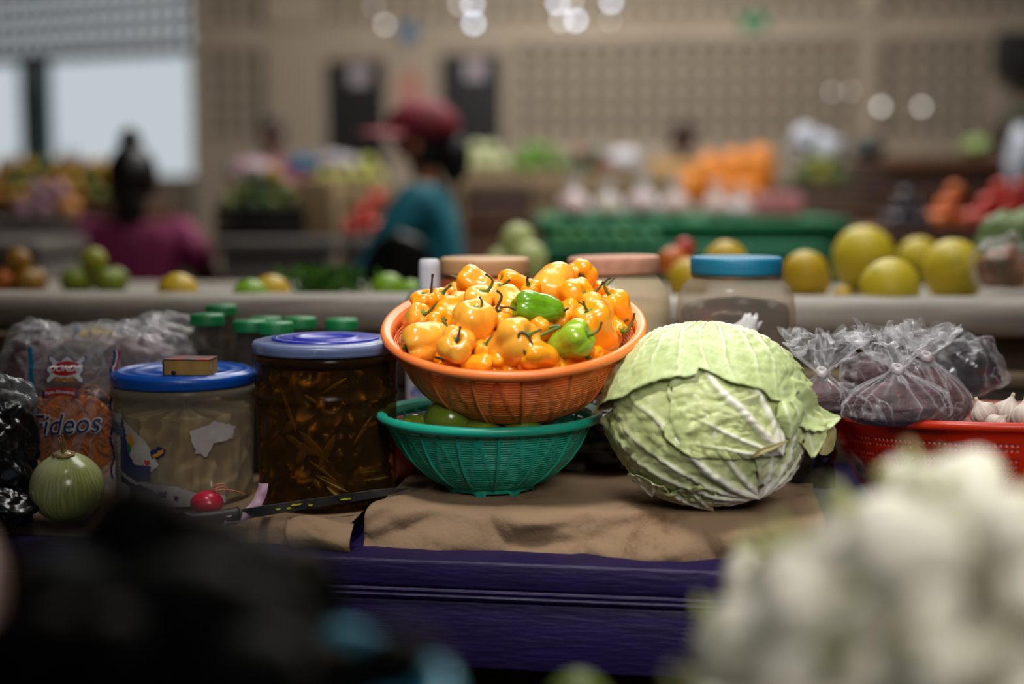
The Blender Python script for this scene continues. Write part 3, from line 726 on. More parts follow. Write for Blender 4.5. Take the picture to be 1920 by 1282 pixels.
def leaf(B, ph0, ph1, thm, veins, off, mat, nu=90, nv=60, puck=.0035, edge=.004, seed=0, th0=0.0, flare=.004, name='leaf', par=None, label=None, veinw=.030, tint=0, ribw=1.0, mod=None):
    """fan-shaped leaf from direction B. angles measured around B from picture-right counter-clockwise; thm(phi01) = reach"""
    B = B.normalized(); e1 = (CR-B*CR.dot(B)).normalized(); e2 = B.cross(e1); V = []; A = []
    if e2.dot(CU) < 0: e2 = -e2
    for j in range(nv+1):
        for i in range(nu+1):
            u = i/nu; s = j/nv; ph = ph0+(ph1-ph0)*u; R_ = thm(u)
            th = th0+(R_-th0)*s
            if j == nv: th += .018*noise.noise(Vector((u*22, seed, 0)))+.008*noise.noise(Vector((u*70, seed, 0)))
            d = B*math.cos(th)+(e1*math.cos(ph)+e2*math.sin(ph))*math.sin(th)
            # veins
            vn = 0; rel = 0
            for (vp, w0, reach) in veins:
                bend = .05*math.sin(th*4+vp*3)+.04*noise.noise(Vector((th*3, vp*5, seed)))
                dist = abs(ph-vp-bend*th)*math.sin(max(th, .12)) ; fade = max(0, 1-th/(reach+.001))
                w_ = veinw*w0*(.35+.65*fade)
                if fade > 0:
                    vn = max(vn, math.exp(-(dist/w_)**2)*min(1, fade*2.2)); rel = max(rel, math.exp(-(dist/(w_*1.2))**2)*w0*(.3+fade))
                # side veins branching off
                side = (ph-vp-bend*th)*math.sin(max(th, .12)); q = (th-abs(side)*1.1+.03*noise.noise(Vector((th*6, side*9, seed+vp))))*6.5
                if .02 < abs(side) < .30 and th < reach:
                    fr = abs((q+vp*3) % 1-.5); sv = math.exp(-((.5-fr)/.05)**2)*.42*w0*(1-abs(side)/.30); vn = max(vn, sv)
            pk = noise.noise(d*8+Vector((seed, 2, 7)))*.6+abs(noise.noise(d*14+Vector((seed*2, 1, 3))))*.55-.2
            white = max(0, 1-th/.35)*.5 if th0 < .1 else 0
            wr_ = abs(noise.noise(Vector((ph*3.2*math.sin(max(th, .2))+seed, th*11+1.5*math.sin(ph*4), seed+9))))
            o = off+puck*pk*(1-.7*vn)+.0034*ribw*rel-puck*.9*max(0, .22-wr_)*3*min(1, th*2)
            ed = max(0, s-.9)/.1; eu = max(0, 1-min(u, 1-u)/.06)
            o += flare*ed**2*(1+1.5*noise.noise(Vector((u*9, seed+4, 0)))) + (-.003*(1-ed))*0
            V.append(cpt(d, o)); A.append(min(1, max(0, vn*1.0+white+.16*noise.noise(d*5+Vector((seed, 0, 0)))+.24+tint+pk*.15)))
            if mod: V[-1] = mod(V[-1], u, s)
    Fc = [(j*(nu+1)+i, j*(nu+1)+i+1, (j+1)*(nu+1)+i+1, (j+1)*(nu+1)+i) for j in range(nv) for i in range(nu)]
    return add(name, (V, Fc), mat, par, attrs={'v': A}, solid=.0010, label=label)
cab = thing('cabbage', 'large pale green cabbage with white veins and torn outer leaves on the brown paper', 'cabbage', (CC.x, CC.y, T))
vals = []
def corefn(u, v):
    a = 2*PI*u; b = v*PI; d = Vector((math.sin(b)*math.cos(a), math.sin(b)*math.sin(a), math.cos(b)))
    n1 = noise.noise(d*5)*.6+abs(noise.noise(d*9+Vector((1, 2, 3))))*.6; vals.append(min(1, max(0, .42+.4*n1)))
    return cpt(d, -.004+.0025*n1)
cv = surf(corefn, 90, 60, cu=True)
add('head', cv, cabm, cab, attrs={'v': vals})
D2R = PI/180
# L2: lower left sweep from the base at the lower right
B2 = sd(*upx(1408, 912))
leaf(B2, 92*D2R, 232*D2R, lambda u: 1.95, [(112*D2R, 1.0, 1.9), (133*D2R, 1.5, 2.1), (150*D2R, .9, 1.9), (163*D2R, 1.2, 1.8), (182*D2R, .8, 1.5), (203*D2R, .8, 1.3)], .0015, cabm, seed=2, par=cab, label='lower left leaf with long white ribs', puck=.0036)
# bottom right pale streaked leaf
leaf(B2, -110*D2R, 92*D2R, lambda u: 1.05+.2*u, [(-40*D2R, .8, 1.1), (-8*D2R, .9, 1.2), (22*D2R, .9, 1.2), (48*D2R, 1.0, 1.2), (72*D2R, .7, 1.2)], .0030, cabm, seed=3, par=cab, label='pale streaked leaf at the lower right', tint=.30, puck=.0035, veinw=.026)
# L1: central leaf
B1 = sd(*upx(1436, 838))
leaf(B1, 68*D2R, 178*D2R, lambda u: float(np.interp(u, [0, .5, .75, .9, 1], [1.2, 1.3, 1.22, 1.08, .86]))+.05*math.sin(u*23), [(78*D2R, 1.3, 1.3), (98*D2R, 1.4, 1.2), (122*D2R, 1.6, 1.6), (150*D2R, .8, 1.1), (168*D2R, .6, .9)], .0048, cabm, seed=1, par=cab, label='central leaf with white ribs fanning from the lower right', puck=.0042, flare=.0015)
# small crumpled lower-left leaf
B4 = sd(*upx(1330, 940))
leaf(B4, 95*D2R, 215*D2R, lambda u: .50+.22*u+.05*math.sin(u*11), [(120*D2R, .7, .7), (150*D2R, .9, .8), (180*D2R, .7, .8)], .0042, cabm, seed=6, nu=60, nv=36, puck=.006, flare=.001, par=cab, label='crumpled curled leaf at the lower left')
B5 = sd(*upx(1215, 915))
leaf(B5, 60*D2R, 230*D2R, lambda u: .26+.05*math.sin(u*PI)+.02*math.sin(u*12), [(100*D2R, .6, .6), (170*D2R, .8, .6)], .0050, cabm, seed=9, nu=50, nv=30, puck=.006, flare=.001, par=cab, label='small folded leaf at the lower left corner')
# cap leaf over the top
Bc = (CU*.80-CT*.25+CR*.05).normalized()
edge_pts = [(1118, 772), (1165, 752), (1215, 728), (1262, 719), (1284, 716), (1286, 706), (1306, 712), (1345, 728), (1398, 740), (1412, 752), (1455, 762), (1462, 745), (1490, 742), (1505, 736)]
e1 = (CR-Bc*CR.dot(Bc)).normalized(); e2 = Bc.cross(e1)
if e2.dot(CU) < 0: e2 = -e2
tab = []
for p in edge_pts:
    d = sd(*upx(*p)); th = math.acos(max(-1, min(1, d.dot(Bc)))); q = d-Bc*d.dot(Bc); tab.append((math.atan2(q.dot(e2), q.dot(e1)) % (2*PI), th))
tab.sort(); ta = [a for a, _ in tab]; tt = [b for _, b in tab]
def capth(u, p0=150*D2R, p1=385*D2R): return float(np.interp(p0+(p1-p0)*u, ta, tt))
vs = []
for (x, y) in [(1140, 745), (1170, 730), (1200, 715), (1245, 705), (1290, 695), (1345, 720), (1398, 725), (1432, 740), (1470, 735)]:
    d = sd(*upx(x, y)); q = d-Bc*d.dot(Bc); vs.append((math.atan2(q.dot(e2), q.dot(e1)) % (2*PI), .95+.5*((x*7) % 10)/10, 1.7))
leaf(Bc, min(ta)-.02, max(ta)+.02, lambda u: float(np.interp(min(ta)-.02+(max(ta)-min(ta)+.04)*u, ta, tt)), vs, .0105, cabcap, seed=12, nu=170, nv=70, puck=.0028, flare=.0025, par=cab, label='large smooth outer leaf covering the top', veinw=.014, ribw=.6)
leaf(Bc, max(ta)-.1, min(ta)+2*PI+.1, lambda u: 1.1, [], .0085, cabcap, seed=13, nu=50, nv=30, puck=.003, par=cab)
# torn leaf pieces at the right
def strip(pts, wds, ups, mat, name='torn_leaf', label=None, curl=.3, seed=0):
    ls = smoothline([W(*p) for p in pts], 8); m = len(ls)-1; V = []; A = []
    ws = np.interp(np.linspace(0, 1, m+1), np.linspace(0, 1, len(wds)), wds)
    for i, p in enumerate(ls):
        d = (ls[min(i+1, m)]-ls[max(i-1, 0)]).normalized(); up = Vector(ups[min(len(ups)-1, int(i/(m+1)*len(ups)))]).normalized()
        sdv = d.cross(up).normalized(); nn = sdv.cross(d)
        for k in range(13):
            t = k/6-1; wv = ws[i]*(1+.15*noise.noise(Vector((i*.6, t*2, seed))))
            V.append(p+sdv*(t*wv)+nn*(curl*wv*(t*t)+.12*wv*noise.noise(Vector((i*.35, t*3, seed+5))))); A.append(max(0, min(1, .35+.5*math.exp(-(t/.15)**2)+.3*noise.noise(Vector((i*.5, t*2, seed))))))
    Fc = [(i*13+k, i*13+k+1, (i+1)*13+k+1, (i+1)*13+k) for i in range(m) for k in range(12)]
    return add(name, (V, Fc), mat, cab, attrs={'v': A}, solid=.001, label=label)
strip([(1455, 748, 1.46), (1478, 738, 1.455), (1500, 760, 1.46), (1520, 782, 1.47), (1548, 788, 1.475), (1576, 782, 1.48)], [.012, .017, .020, .016, .011, .0015], [(0, -1, .5)], cabcap, label='torn leaf flap curling out over the red basket', seed=1)
strip([(1500, 770, 1.475), (1512, 800, 1.47), (1520, 825, 1.47), (1524, 858, 1.468)], [.012, .020, .015, .002], [(.3, -1, .1)], cabm, label='hanging pointed leaf tip at the right', curl=.5, seed=3)
strip([(1528, 785, 1.485), (1545, 810, 1.49), (1543, 840, 1.49), (1538, 852, 1.49)], [.008, .011, .009, .002], [(.3, -1, .1)], cabdry, label='dry brownish leaf scrap at the right', curl=.6, seed=5)
strip([(1468, 752, 1.425), (1476, 775, 1.418), (1484, 800, 1.42), (1482, 822, 1.424)], [.005, .0105, .009, .003], [(0, -1, 0)], cabcap, label='small twisted leaf hanging from the cap leaf', curl=-.8, seed=7)
strip([(1484, 750, 1.43), (1496, 770, 1.43), (1497, 795, 1.432)], [.005, .008, .003], [(0, -1, 0)], cabcap, label='small twisted leaf hanging from the cap leaf', curl=-.8, seed=8)
strip([(1412, 856, 1.412), (1428, 846, 1.408), (1450, 838, 1.41), (1478, 826, 1.42)], [.0015, .003, .0025, .0008], [(0, -1, .3)], cabdry, label='brown torn edge near the leaf base', curl=.6, seed=9)
# brown left part of the cap leaf reaches out over the basket
def wing(u, v):
    p = [W(1108+70*v, 772-58*v, 1.52-.03*v), W(1200+20*v, 725-25*v-35*0, 1.445)]
    a = W(1112+ (1168-1112)*u, 776-(776-756)*u, 1.515-.03*u); b = W(1150+(1215-1150)*u, 706-(706-672)*u, 1.525-.03*u)
    q = a.lerp(b, v); q.y += .004*noise.noise(q*60)-.012*math.sin(v*PI)*u; return q
add('leaf', surf(wing, 24, 24), attrmat('brown_cabbage_leaf', [(0, (150, 132, 84)), (1, (196, 180, 138))], rough=.5, noisecol=(120, 96, 60), ns=30, bump=.3, namt=.6), cab, solid=.001, label='browned edge of the top leaf at the left', attrs={'v': [.5+.5*noise.noise(Vector((i % 25*.9, i//25*.15, 0))) for i in range(625)]})
# brown blemishes
for (x, y, r) in [(1408, 892, .0042), (1388, 914, .003), (1240, 735, .002), (1440, 838, .0035), (1478, 855, .003), (1484, 820, .003)]:
    d = sd(*upx(x, y)); p = cpt(d, .0085 if y < 890 else .0055); x_, y_ = frame_of(d)
    Mq = Matrix((x_, y_, d)).transposed()
    add('blemish', blob(p-d*.001, (r*.9, r*.7, .0010), 12, 8, lambda q: 1+.35*noise.noise(q*2+Vector((x, y, 0))), Mq), P('brown_blemish', (74, 58, 34), .7), cab)
# ================================================================== TEXT / PRINT helpers
def printed(name, s, mat, mapper, size, cx, cz, parent, shear=0, offset=0, sx=1, rot=0, space=1, label=None, arc=0):
    cu = bpy.data.curves.new(name, 'FONT'); cu.body = s; cu.size = size; cu.shear = shear; cu.offset = offset; cu.align_x = 'CENTER'; cu.align_y = 'CENTER'; cu.space_character = space
    cu.resolution_u = 3
    o = bpy.data.objects.new(name, cu); COL.objects.link(o); bpy.context.view_layer.update()
    me = bpy.data.meshes.new_from_object(o); bpy.data.objects.remove(o); bpy.data.curves.remove(cu)
    bm = bmesh.new(); bm.from_mesh(me); bmesh.ops.triangulate(bm, faces=bm.faces); bmesh.ops.subdivide_edges(bm, edges=bm.edges, cuts=3, use_grid_fill=True); bpy.data.meshes.remove(me)
    c_, s_ = math.cos(rot), math.sin(rot); V = []
    for v in bm.verts:
        x, z = v.co.x*sx, v.co.y; x, z = x*c_-z*s_, x*s_+z*c_
        if arc: z -= arc*x*x
        V.append(mapper(cx+x, cz+z))
    bm.verts.index_update(); Fc = [tuple(v.index for v in f.verts) for f in bm.faces]; bm.free()
    return add(name, (V, Fc), mat, parent, smooth=False, label=label)
def patch(name, inside, u0, u1, z0, z1, mapper, mat, parent, nu=60, nz=60, label=None):
    """thin print or paper: keeps the grid cells whose centre passes inside(u, z)"""
    idx = {}; V = []; Fc = []
    def vid(i, j):
        if (i, j) not in idx: idx[i, j] = len(V); V.append(mapper(u0+(u1-u0)*i/nu, z0+(z1-z0)*j/nz))
        return idx[i, j]
    for i in range(nu):
        for j in range(nz):
            if inside(u0+(u1-u0)*(i+.5)/nu, z0+(z1-z0)*(j+.5)/nz): Fc.append((vid(i, j), vid(i+1, j), vid(i+1, j+1), vid(i, j+1)))
    if not Fc: return None
    return add(name, (V, Fc), mat, parent, label=label)
def flat(name, c, rest=.5): return P(name, c, rest)
navy = P('print_navy', (24, 34, 92), .4); redi = P('print_red', (200, 24, 30), .4); whitei = P('print_white', (226, 226, 230), .45); cyani = P('print_cyan', (20, 140, 190), .35); goldi = P('print_gold', (200, 130, 30), .45); greeni = P('print_green', (16, 110, 70), .4)
# ================================================================== LEFT: noodle bag
def pouch(name, label, bx, by, bz, wd, ht, th, tilt, yaw, mat, seed, parent=None, cr=.003, group=None):
    """stand-up plastic pouch; returns object and mapper(x, z) of its front face"""
    M = Matrix.Translation((bx, by, bz)) @ Matrix.Rotation(yaw, 4, 'Z') @ Matrix.Rotation(tilt, 4, 'X')
    def prof(x, z):
        a = max(0, 1-(abs(x)/(wd/2))**2.4); b = max(0, 1-((z/ht-.42)/.60)**2); b = b if z/ht < .86 else min(b, .05)
        return th/2*(a**.6)*(b**.7)
    def cre(x, z): return cr*.6*(noise.noise(Vector((x*45, z*18, seed)))+.5*abs(noise.noise(Vector((x*80, z*40, seed+3)))))
    def mapper(x, z, off=.0012): return M @ Vector((x, -prof(x, z)-cre(x, z)-off-.0012, z))
    def fn(u, v):
        if u <= .5: x = -wd/2+wd*u*2; s = -1
        else: x = wd/2-wd*(u-.5)*2; s = 1
        z = ht*v; xx = x*(1+.03*math.sin(z*60+seed)) ; p = prof(x, z)
        return M @ Vector((xx, s*p+(s*cre(x, z)), z+(.004*noise.noise(Vector((x*50, seed, 0))) if v == 1 else 0)))
    o = add(name, surf(fn, 150, 80, cu=True), mat, parent)
    if label: tag(o, label, 'bag', group)
    return o, mapper, M
c = W(133, 760, 1.655)
nb_, mp, NM = pouch('noodle_bag', 'clear bag of golden noodles with red and blue print, standing at the left', c.x, 1.66, TL, .112, .178, .045, math.radians(-4), math.radians(3), CLEAR, 1)
def npx(px, py): return (px-133)*1.655/F, (928-py)*1.655/F*1.0   # picture place -> bag x,z
# noodles
rnd = random.Random(3); nods = []
for k in range(150):
    x0 = rnd.uniform(-.044, .044); z0 = rnd.uniform(.045, .108); r = rnd.uniform(.006, .018); a0 = rnd.uniform(-.4, .9); sgn = rnd.choice((-1, 1)); y0 = rnd.uniform(-.015, .012)
    topz = .118+.012*math.sin(x0*70)
    pts = []
    for i in range(9):
        a = a0+sgn*i/8*3.2; x = x0+r*math.cos(a); z = min(topz, z0+r*1.4*math.sin(a)); x = max(-.050, min(.050, x)); pts.append(NM @ Vector((x, y0-.003*math.sin(a), z)))
    nods.append(tube(pts, .00085, 5))
nd = add('noodles', join(*nods), P('golden_noodle', (206, 118, 24), .5, (188, 98, 14), ns=30), nb_); nd['kind'] = 'stuff'
add('noodle_mass', blob((0, 0, 0), (.050, .014, .052), 40, 24, lambda d: 1+.06*noise.noise(d*6), None) if False else ([NM @ (v+Vector((0, .004, .070))) for v in blob((0, 0, 0), (.051, .012, .050), 40, 24, lambda d: 1+.05*noise.noise(d*6))[0]], blob((0, 0, 0), (1, 1, 1), 40, 24)[1]), P('golden_noodle', (196, 112, 20)), nb_)
def el(cx, cz, a, b): return lambda x, z: ((x-cx)/a)**2+((z-cz)/b)**2 < 1
lx, lz = npx(124, 686)
def shield(k):
    def f(x, z):
        dx, dz = (x-lx)/k, (z-lz)/k
        return abs(dx) < .019+.002*math.cos(dz*500) and abs(dz) < .0115+.003*math.cos(dx*330)
    return f
m1 = lambda x, z: mp(x, z, .0008); m2_ = lambda x, z: mp(x, z, .0014); m3 = lambda x, z: mp(x, z, .0022); m4 = lambda x, z: mp(x, z, .0046)
patch('logo_border', shield(1.07), lx-.03, lx+.03, lz-.03, lz+.03, m1, navy, nb_, 90, 90)
patch('logo_plate', shield(1), lx-.03, lx+.03, lz-.03, lz+.03, m2_, whitei, nb_, 90, 90)
patch('logo_oval', el(lx, lz+.001, .0165, .0082), lx-.02, lx+.02, lz-.02, lz+.02, m3, redi, nb_, 90, 90)
printed('logo_lettering', 'DONDE', whitei, m4, .0098, lx, lz+.001, nb_, shear=.15, offset=.0003, sx=1.0)
printed('logo_lettering', 'FAMOSA', goldi, m4, .0045, lx+.001, lz-.0092, nb_, sx=1.3) if False else None
patch('logo_scroll', lambda x, z: abs(x-lx) < .011 and abs(z-(lz-.0115)-.0006*math.sin(x*900)) < .0021, lx-.02, lx+.02, lz-.02, lz, m3, goldi, nb_, 60, 60)
rx, rz_ = npx(117, 727)
patch('ribbon_tails', lambda x, z: .0145 < abs(x-rx) < .0215 and abs(z-rz_+.004) < .0045, rx-.03, rx+.03, rz_-.02, rz_+.02, m2_, navy, nb_, 90, 90)
patch('ribbon', lambda x, z: abs(x-rx) < .018 and abs(z-rz_+7*(x-rx)**2) < .0050, rx-.03, rx+.03, rz_-.02, rz_+.02, m3, redi, nb_, 90, 90)
printed('ribbon_lettering', 'Pasta Alimenticia', whitei, m4, .0050, rx, rz_, nb_, arc=7, offset=.00015)
fx, fz = npx(124, 790)
printed('name_outline', 'Fideos', whitei, m3, .034, fx, fz, nb_, shear=.28, offset=.0013, rot=.05, sx=.92)
printed('name_lettering', 'Fideos', navy, m4, .034, fx, fz, nb_, shear=.28, offset=.0001, rot=.05, sx=.92)
for k, (dx, mt_) in enumerate([(0, navy), (.0028, whitei), (.0048, redi)]):
    patch('edge_stripe', lambda x, z, dx=dx: abs(x-(.0475+dx)-.0018*math.sin(z*160)) < .0011, .044, .056, .02, .172, m2_, mt_, nb_, 24, 160)
patch('edge_stripe', lambda x, z: abs(x-(-.046+.006*math.sin(z*22))) < .0028, -.056, -.036, .09, .176, m2_, cyani, nb_, 24, 100, label='cyan stripe')
# lying bags behind it
def heapbag(name, label, c, sx_, sy_, sz_, mat, seed, inner=None, cat='bag', yaw=0, group=None, amp=.18, nu=70, nv=44):
    c = Vector(c)
    def fn(d):
        return 1+amp*noise.noise(d*2.0+Vector((seed, 0, 0)))+amp*.55*abs(noise.noise(d*4+Vector((0, seed, 0))))+amp*.12*abs(noise.noise(d*9))
    M3 = Matrix.Rotation(yaw, 3, 'Z')
    vf = blob(c, (sx_, sy_, sz_), nu, nv, fn, M3); zmin = c.z-sz_*.8
    vf = ([Vector((p.x, p.y, max(p.z, zmin))) for p in vf[0]], vf[1])
    o = add(name, vf, mat); tag(o, label, cat, group)
    if inner:
        vi = blob(c-Vector((0, 0, sz_*.12)), (sx_*.80, sy_*.80, sz_*.72), 40, 24, fn, M3)
        add('contents', ([Vector((p.x, p.y, max(p.z, zmin+.002))) for p in vi[0]], vi[1]), inner, o)
    return o
cream = pm('pale_noodle_bundle', (190, 178, 170), .6, (150, 120, 118), ns=30)
for k, (px, py, D, sx_, sz_, inn) in enumerate([(175, 668, 1.80, .095, .032, (158, 142, 140)), (262, 682, 1.76, .060, .040, (140, 118, 120)), (70, 690, 1.80, .045, .045, (96, 54, 58)), (300, 640, 1.86, .06, .028, (150, 140, 132))]):
    c = W(px, py, D); c.z = max(c.z-.0, TL+.03)
    ob = heapbag('plastic_bag', ['long clear bag lying across behind the noodle bag', 'crumpled clear bag between noodle bag and blue-lidded tub', 'clear bag with dark red contents behind the noodle bag', 'flat clear bag in front of the green-capped bottles'][k], (c.x, D, c.z), sx_, .045, sz_*1.25, CLEAR, k+3, P('bag_inner%d' % k if False else 'inner_tone_'+'abcd'[k], inn, .6, tuple(int(v*.7) for v in inn), ns=22), amp=.28)
# ground under them
yb = W(170, 630, 1.88)
ob = heapbag('plastic_bag', 'yellow and clear bag on the left step', (yb.x, 1.92, zs2+.012), .06, .03, .018, CLEAR, 12, P('yellow_noodle', (200, 170, 40), .6), amp=.2)
def ribbonstrip(pts, wd, mat, name, label, cat, parent=None):
    ls = smoothline([W(*p) for p in pts], 6); V = []; Fc = []
    for i, p in enumerate(ls):
        d = (ls[min(i+1, len(ls)-1)]-ls[max(i-1, 0)]).normalized(); s_ = d.cross(Vector((0, 1, 0))).normalized(); tws = .002*math.sin(i*.8)
        V += [p-s_*wd+Vector((0, tws, 0)), p+s_*wd-Vector((0, tws, 0))]
    for i in range(len(ls)-1): Fc.append((2*i, 2*i+1, 2*i+3, 2*i+2))
    o = add(name, (V, Fc), mat, parent, solid=.0005)
    if not parent: tag(o, label, cat)
    return o
for k, pts in enumerate([[(139, 606, 1.84), (144, 618, 1.84), (138, 634, 1.84)], [(229, 608, 1.86), (226, 620, 1.86), (233, 630, 1.86)], [(168, 618, 1.87), (172, 632, 1.87)], [(116, 640, 1.82), (112, 662, 1.81)]]):
    ribbonstrip(pts, .0032 if k < 2 else .002, cyani, 'bag_tail', ['cyan plastic strip sticking up behind the noodle bag', 'cyan plastic strip sticking up left of the bottles', 'short cyan strip between the two taller ones', 'thin cyan strip just behind the noodle bag top'][k], 'plastic strip')
bxm = P('white_card', (168, 168, 178), .7); cc = W(68, 630, 1.90)
wb = tag(add('card_box', box((cc.x, 1.915, zs2+.014), (.048, .035, .026), .001, rz(6)), bxm, smooth=False), 'small white card box on the left step', 'box')
add('dark_edge', box((cc.x-.012, 1.915-.0185, zs2+.014), (.0012, .001, .026), 0, rz(6)), P('dark_line', (60, 60, 70)), wb, smooth=False)
add('dark_print', box((cc.x+.006, 1.915-.0185, zs2+.019), (.006, .001, .008), 0, rz(6)), P('dark_line', (60, 60, 70)), wb, smooth=False)
# black bags at the left edge
blackp = pm('black_plastic', (14, 14, 17), .22, bump=.5, bs=22, spec=.7)
greyfilm = film('grey_film', (120, 125, 130), alpha=.25, edge=.5, streak=.4, ss=16, rough=.15)
c = W(10, 850, 1.56); heapbag('black_bag', 'glossy black plastic bag at the left edge below the clear film', (c.x-.022, 1.57, TL+.058), .052, .05, .066, blackp, 21, amp=.3)
c = W(15, 765, 1.58); heapbag('plastic_bag', 'smoky clear bag over black wrapping at the left edge', (c.x-.026, 1.585, TL+.115), .050, .04, .038, greyfilm, 22, P('black_inner', (16, 15, 17), .5), amp=.3)
c = W(15, 925, 1.50); heapbag('black_bag', 'low black plastic bag beside the white onion', (c.x-.012, 1.50, TL+.018), .040, .035, .022, blackp, 23, amp=.3)
# ================================================================== ONION, RADISH, KNIFE
oc = W(125, 890, 1.525); R0 = .0398
def onr(d):
    k = 1.0; k *= 1+.10*math.exp(-(math.acos(max(-1, min(1, d.z)))/.30)**2)
    return k*(1+.012*math.cos(math.atan2(d.y, d.x)*3+1))
OTM = Matrix.Rotation(math.radians(12), 3, 'X')
vf = blob((oc.x, oc.y, TL+.0385), (R0, R0, R0*.95), 360, 40, onr, OTM)
av = []
for j in range(41):
    for i in range(360):
        a = i/360*2*PI+.05*noise.noise(Vector((j*.3, i*.05, 0))); st = 0
        for q in (13, 29, 47, 71): st = max(st, (max(0, math.cos(a*17+q*.13*math.sin(j/40*3))))**24*.9)
        st = max(st, (max(0, math.cos(a*28+.6*math.sin(j*.2))))**40)
        av.append(max(0, min(1, .55-.55*(j/40)+.18*math.sin(a*2)+.0-st*.34*math.sin(j/40*PI))))
onm = attrmat('green_white_onion_skin', [(0, (130, 140, 76)), (.25, (164, 170, 106)), (.5, (190, 194, 142)), (.8, (206, 204, 160)), (1, (220, 214, 178))], rough=.25, coat=.25, sss=.1)
on = tag(add('onion', vf, onm, attrs={'v': av}), 'large round greenish white onion with dry brown neck at the left', 'onion')
tp = Vector((oc.x, oc.y, TL+.0385))+OTM @ Vector((0, 0, R0*.99))
drym = P('dry_onion_neck', (150, 118, 66), .8, (100, 76, 40), ns=200, contrast=.4)
add('dry_skin', blob(tp-Vector((0, 0, .001)), (.0125, .0115, .0022), 28, 8, lambda d: 1+.3*noise.noise(d*3), OTM), drym, on)
add('neck', join(*[tube(smoothline([tp+Vector((dx, dy, -.001)), tp+Vector((dx*.6, dy*.4, .006)), tp+Vector((dx*1.8-.002, dy-.002, .0125+.002*k))], 4), lambda t: .0028*(1-t*.8), 6) for k, (dx, dy) in enumerate([(0, 0), (.002, 0), (-.002, .001), (0, -.002), (.001, .002)])]), drym, on)
rc = W(388, 931, 1.548); rc.z = TL+.0155
radm = pm('radish_skin', (206, 22, 62), .3, (186, 16, 50), ns=14, coat=.2)
rd = tag(add('radish', blob(rc, (.0185, .0165, .0135), 32, 20, lambda d: 1+.05*noise.noise(d*1.5)), radm), 'bright red radish in front of the blue-lidded tub', 'radish')
for pts in [[(398, 918, 1.548), (404, 909, 1.548), (418, 907, 1.55), (430, 914, 1.55)], [(400, 918, 1.548), (420, 912, 1.55), (434, 924, 1.55)], [(400, 920, 1.548), (430, 918, 1.55), (462, 926, 1.55)]]:
    add('root_tail', tube(smoothline([W(*p) for p in pts], 5), lambda t: .0011*(1-.8*t), 6), P('radish_root', (196, 110, 96), .5), rd)
# knife
kt = ON(768, 915, T+.004); kb = W(440, 965, 1.475); kh = W(340, 953, 1.455); kh.z = kb.z+.002
kz = (kt-kb).normalized(); up = Vector((0, -.35, 1)); ks = kz.cross(up).normalized(); ku = ks.cross(kz).normalized()
kn = thing('kitchen_knife', 'old dark-bladed kitchen knife lying across the paper edge, tip on the right', 'knife', kb)
L = (kt-kb).length; V = []; Fc = []
for i in range(25):
    t = i/24; p = kb+kz*(L*t); hw = .0068*(1-.25*t)*(1 if t < .8 else max(.03, 1-((t-.8)/.2)**1.6)); 
    V += [p+ku*hw*.9, p-ku*hw+ks*0, p+ku*hw*.9+ks*.0012, p+ks*.0006-ku*hw]
for i in range(24):
    a = 4*i; b = a+4; Fc += [(a, a+1, b+1, b), (a+2, b+2, b+3, a+3), (a, b, b+2, a+2), (a+1, a+3, b+3, b+1)]
Fc += [(0, 2, 3, 1), (96, 97, 99, 98)]
stl = pm('dark_worn_steel', (104, 104, 106), .35, (50, 50, 52), ns=18, metal=.5, bump=.1)
add('blade', (V, Fc), stl, kn, smooth=False)
hd = [kb+kz*.004, kb-kz*.02, kb-kz*.05+ku*.001, kh]
add('handle', tube(smoothline(hd, 6), lambda t: .0085*(1-.1*math.sin(t*6)) if t < .97 else .006, 12), P('dark_wood_handle', (30, 20, 18), .45), kn)
add('bolster', blob(kb+kz*.003, (.006, .006, .007), 12, 8), P('rusty_bolster', (90, 80, 60), .6), kn)
for t in (.30, .34, .42, .62, .24): 
    p = kb+kz*(L*t)-Vector((0, .0042, 0))+ku*(.002*math.sin(t*40)); Mq = Matrix((kz, ks, ku)).transposed()
    add('food_scrap', blob(p, (.007 if t in (.34, .62) else .003, .002, .0008), 12, 8, lambda d: 1+.4*noise.noise(d*3+Vector((t*9, 0, 0))), Mq), P('yellow_green_scrap', (132, 128, 22), .6), kn)
pinkm = P('pink_ribbon', (190, 160, 176), .6, (150, 110, 130), ns=60)
ribbonstrip([(420, 978, 1.462), (455, 968, 1.475), (478, 948, 1.50), (490, 925, 1.515), (494, 906, 1.525)], .0055, pinkm, 'paper_ribbon', 'pale pink ribbon curling under the knife', 'ribbon')
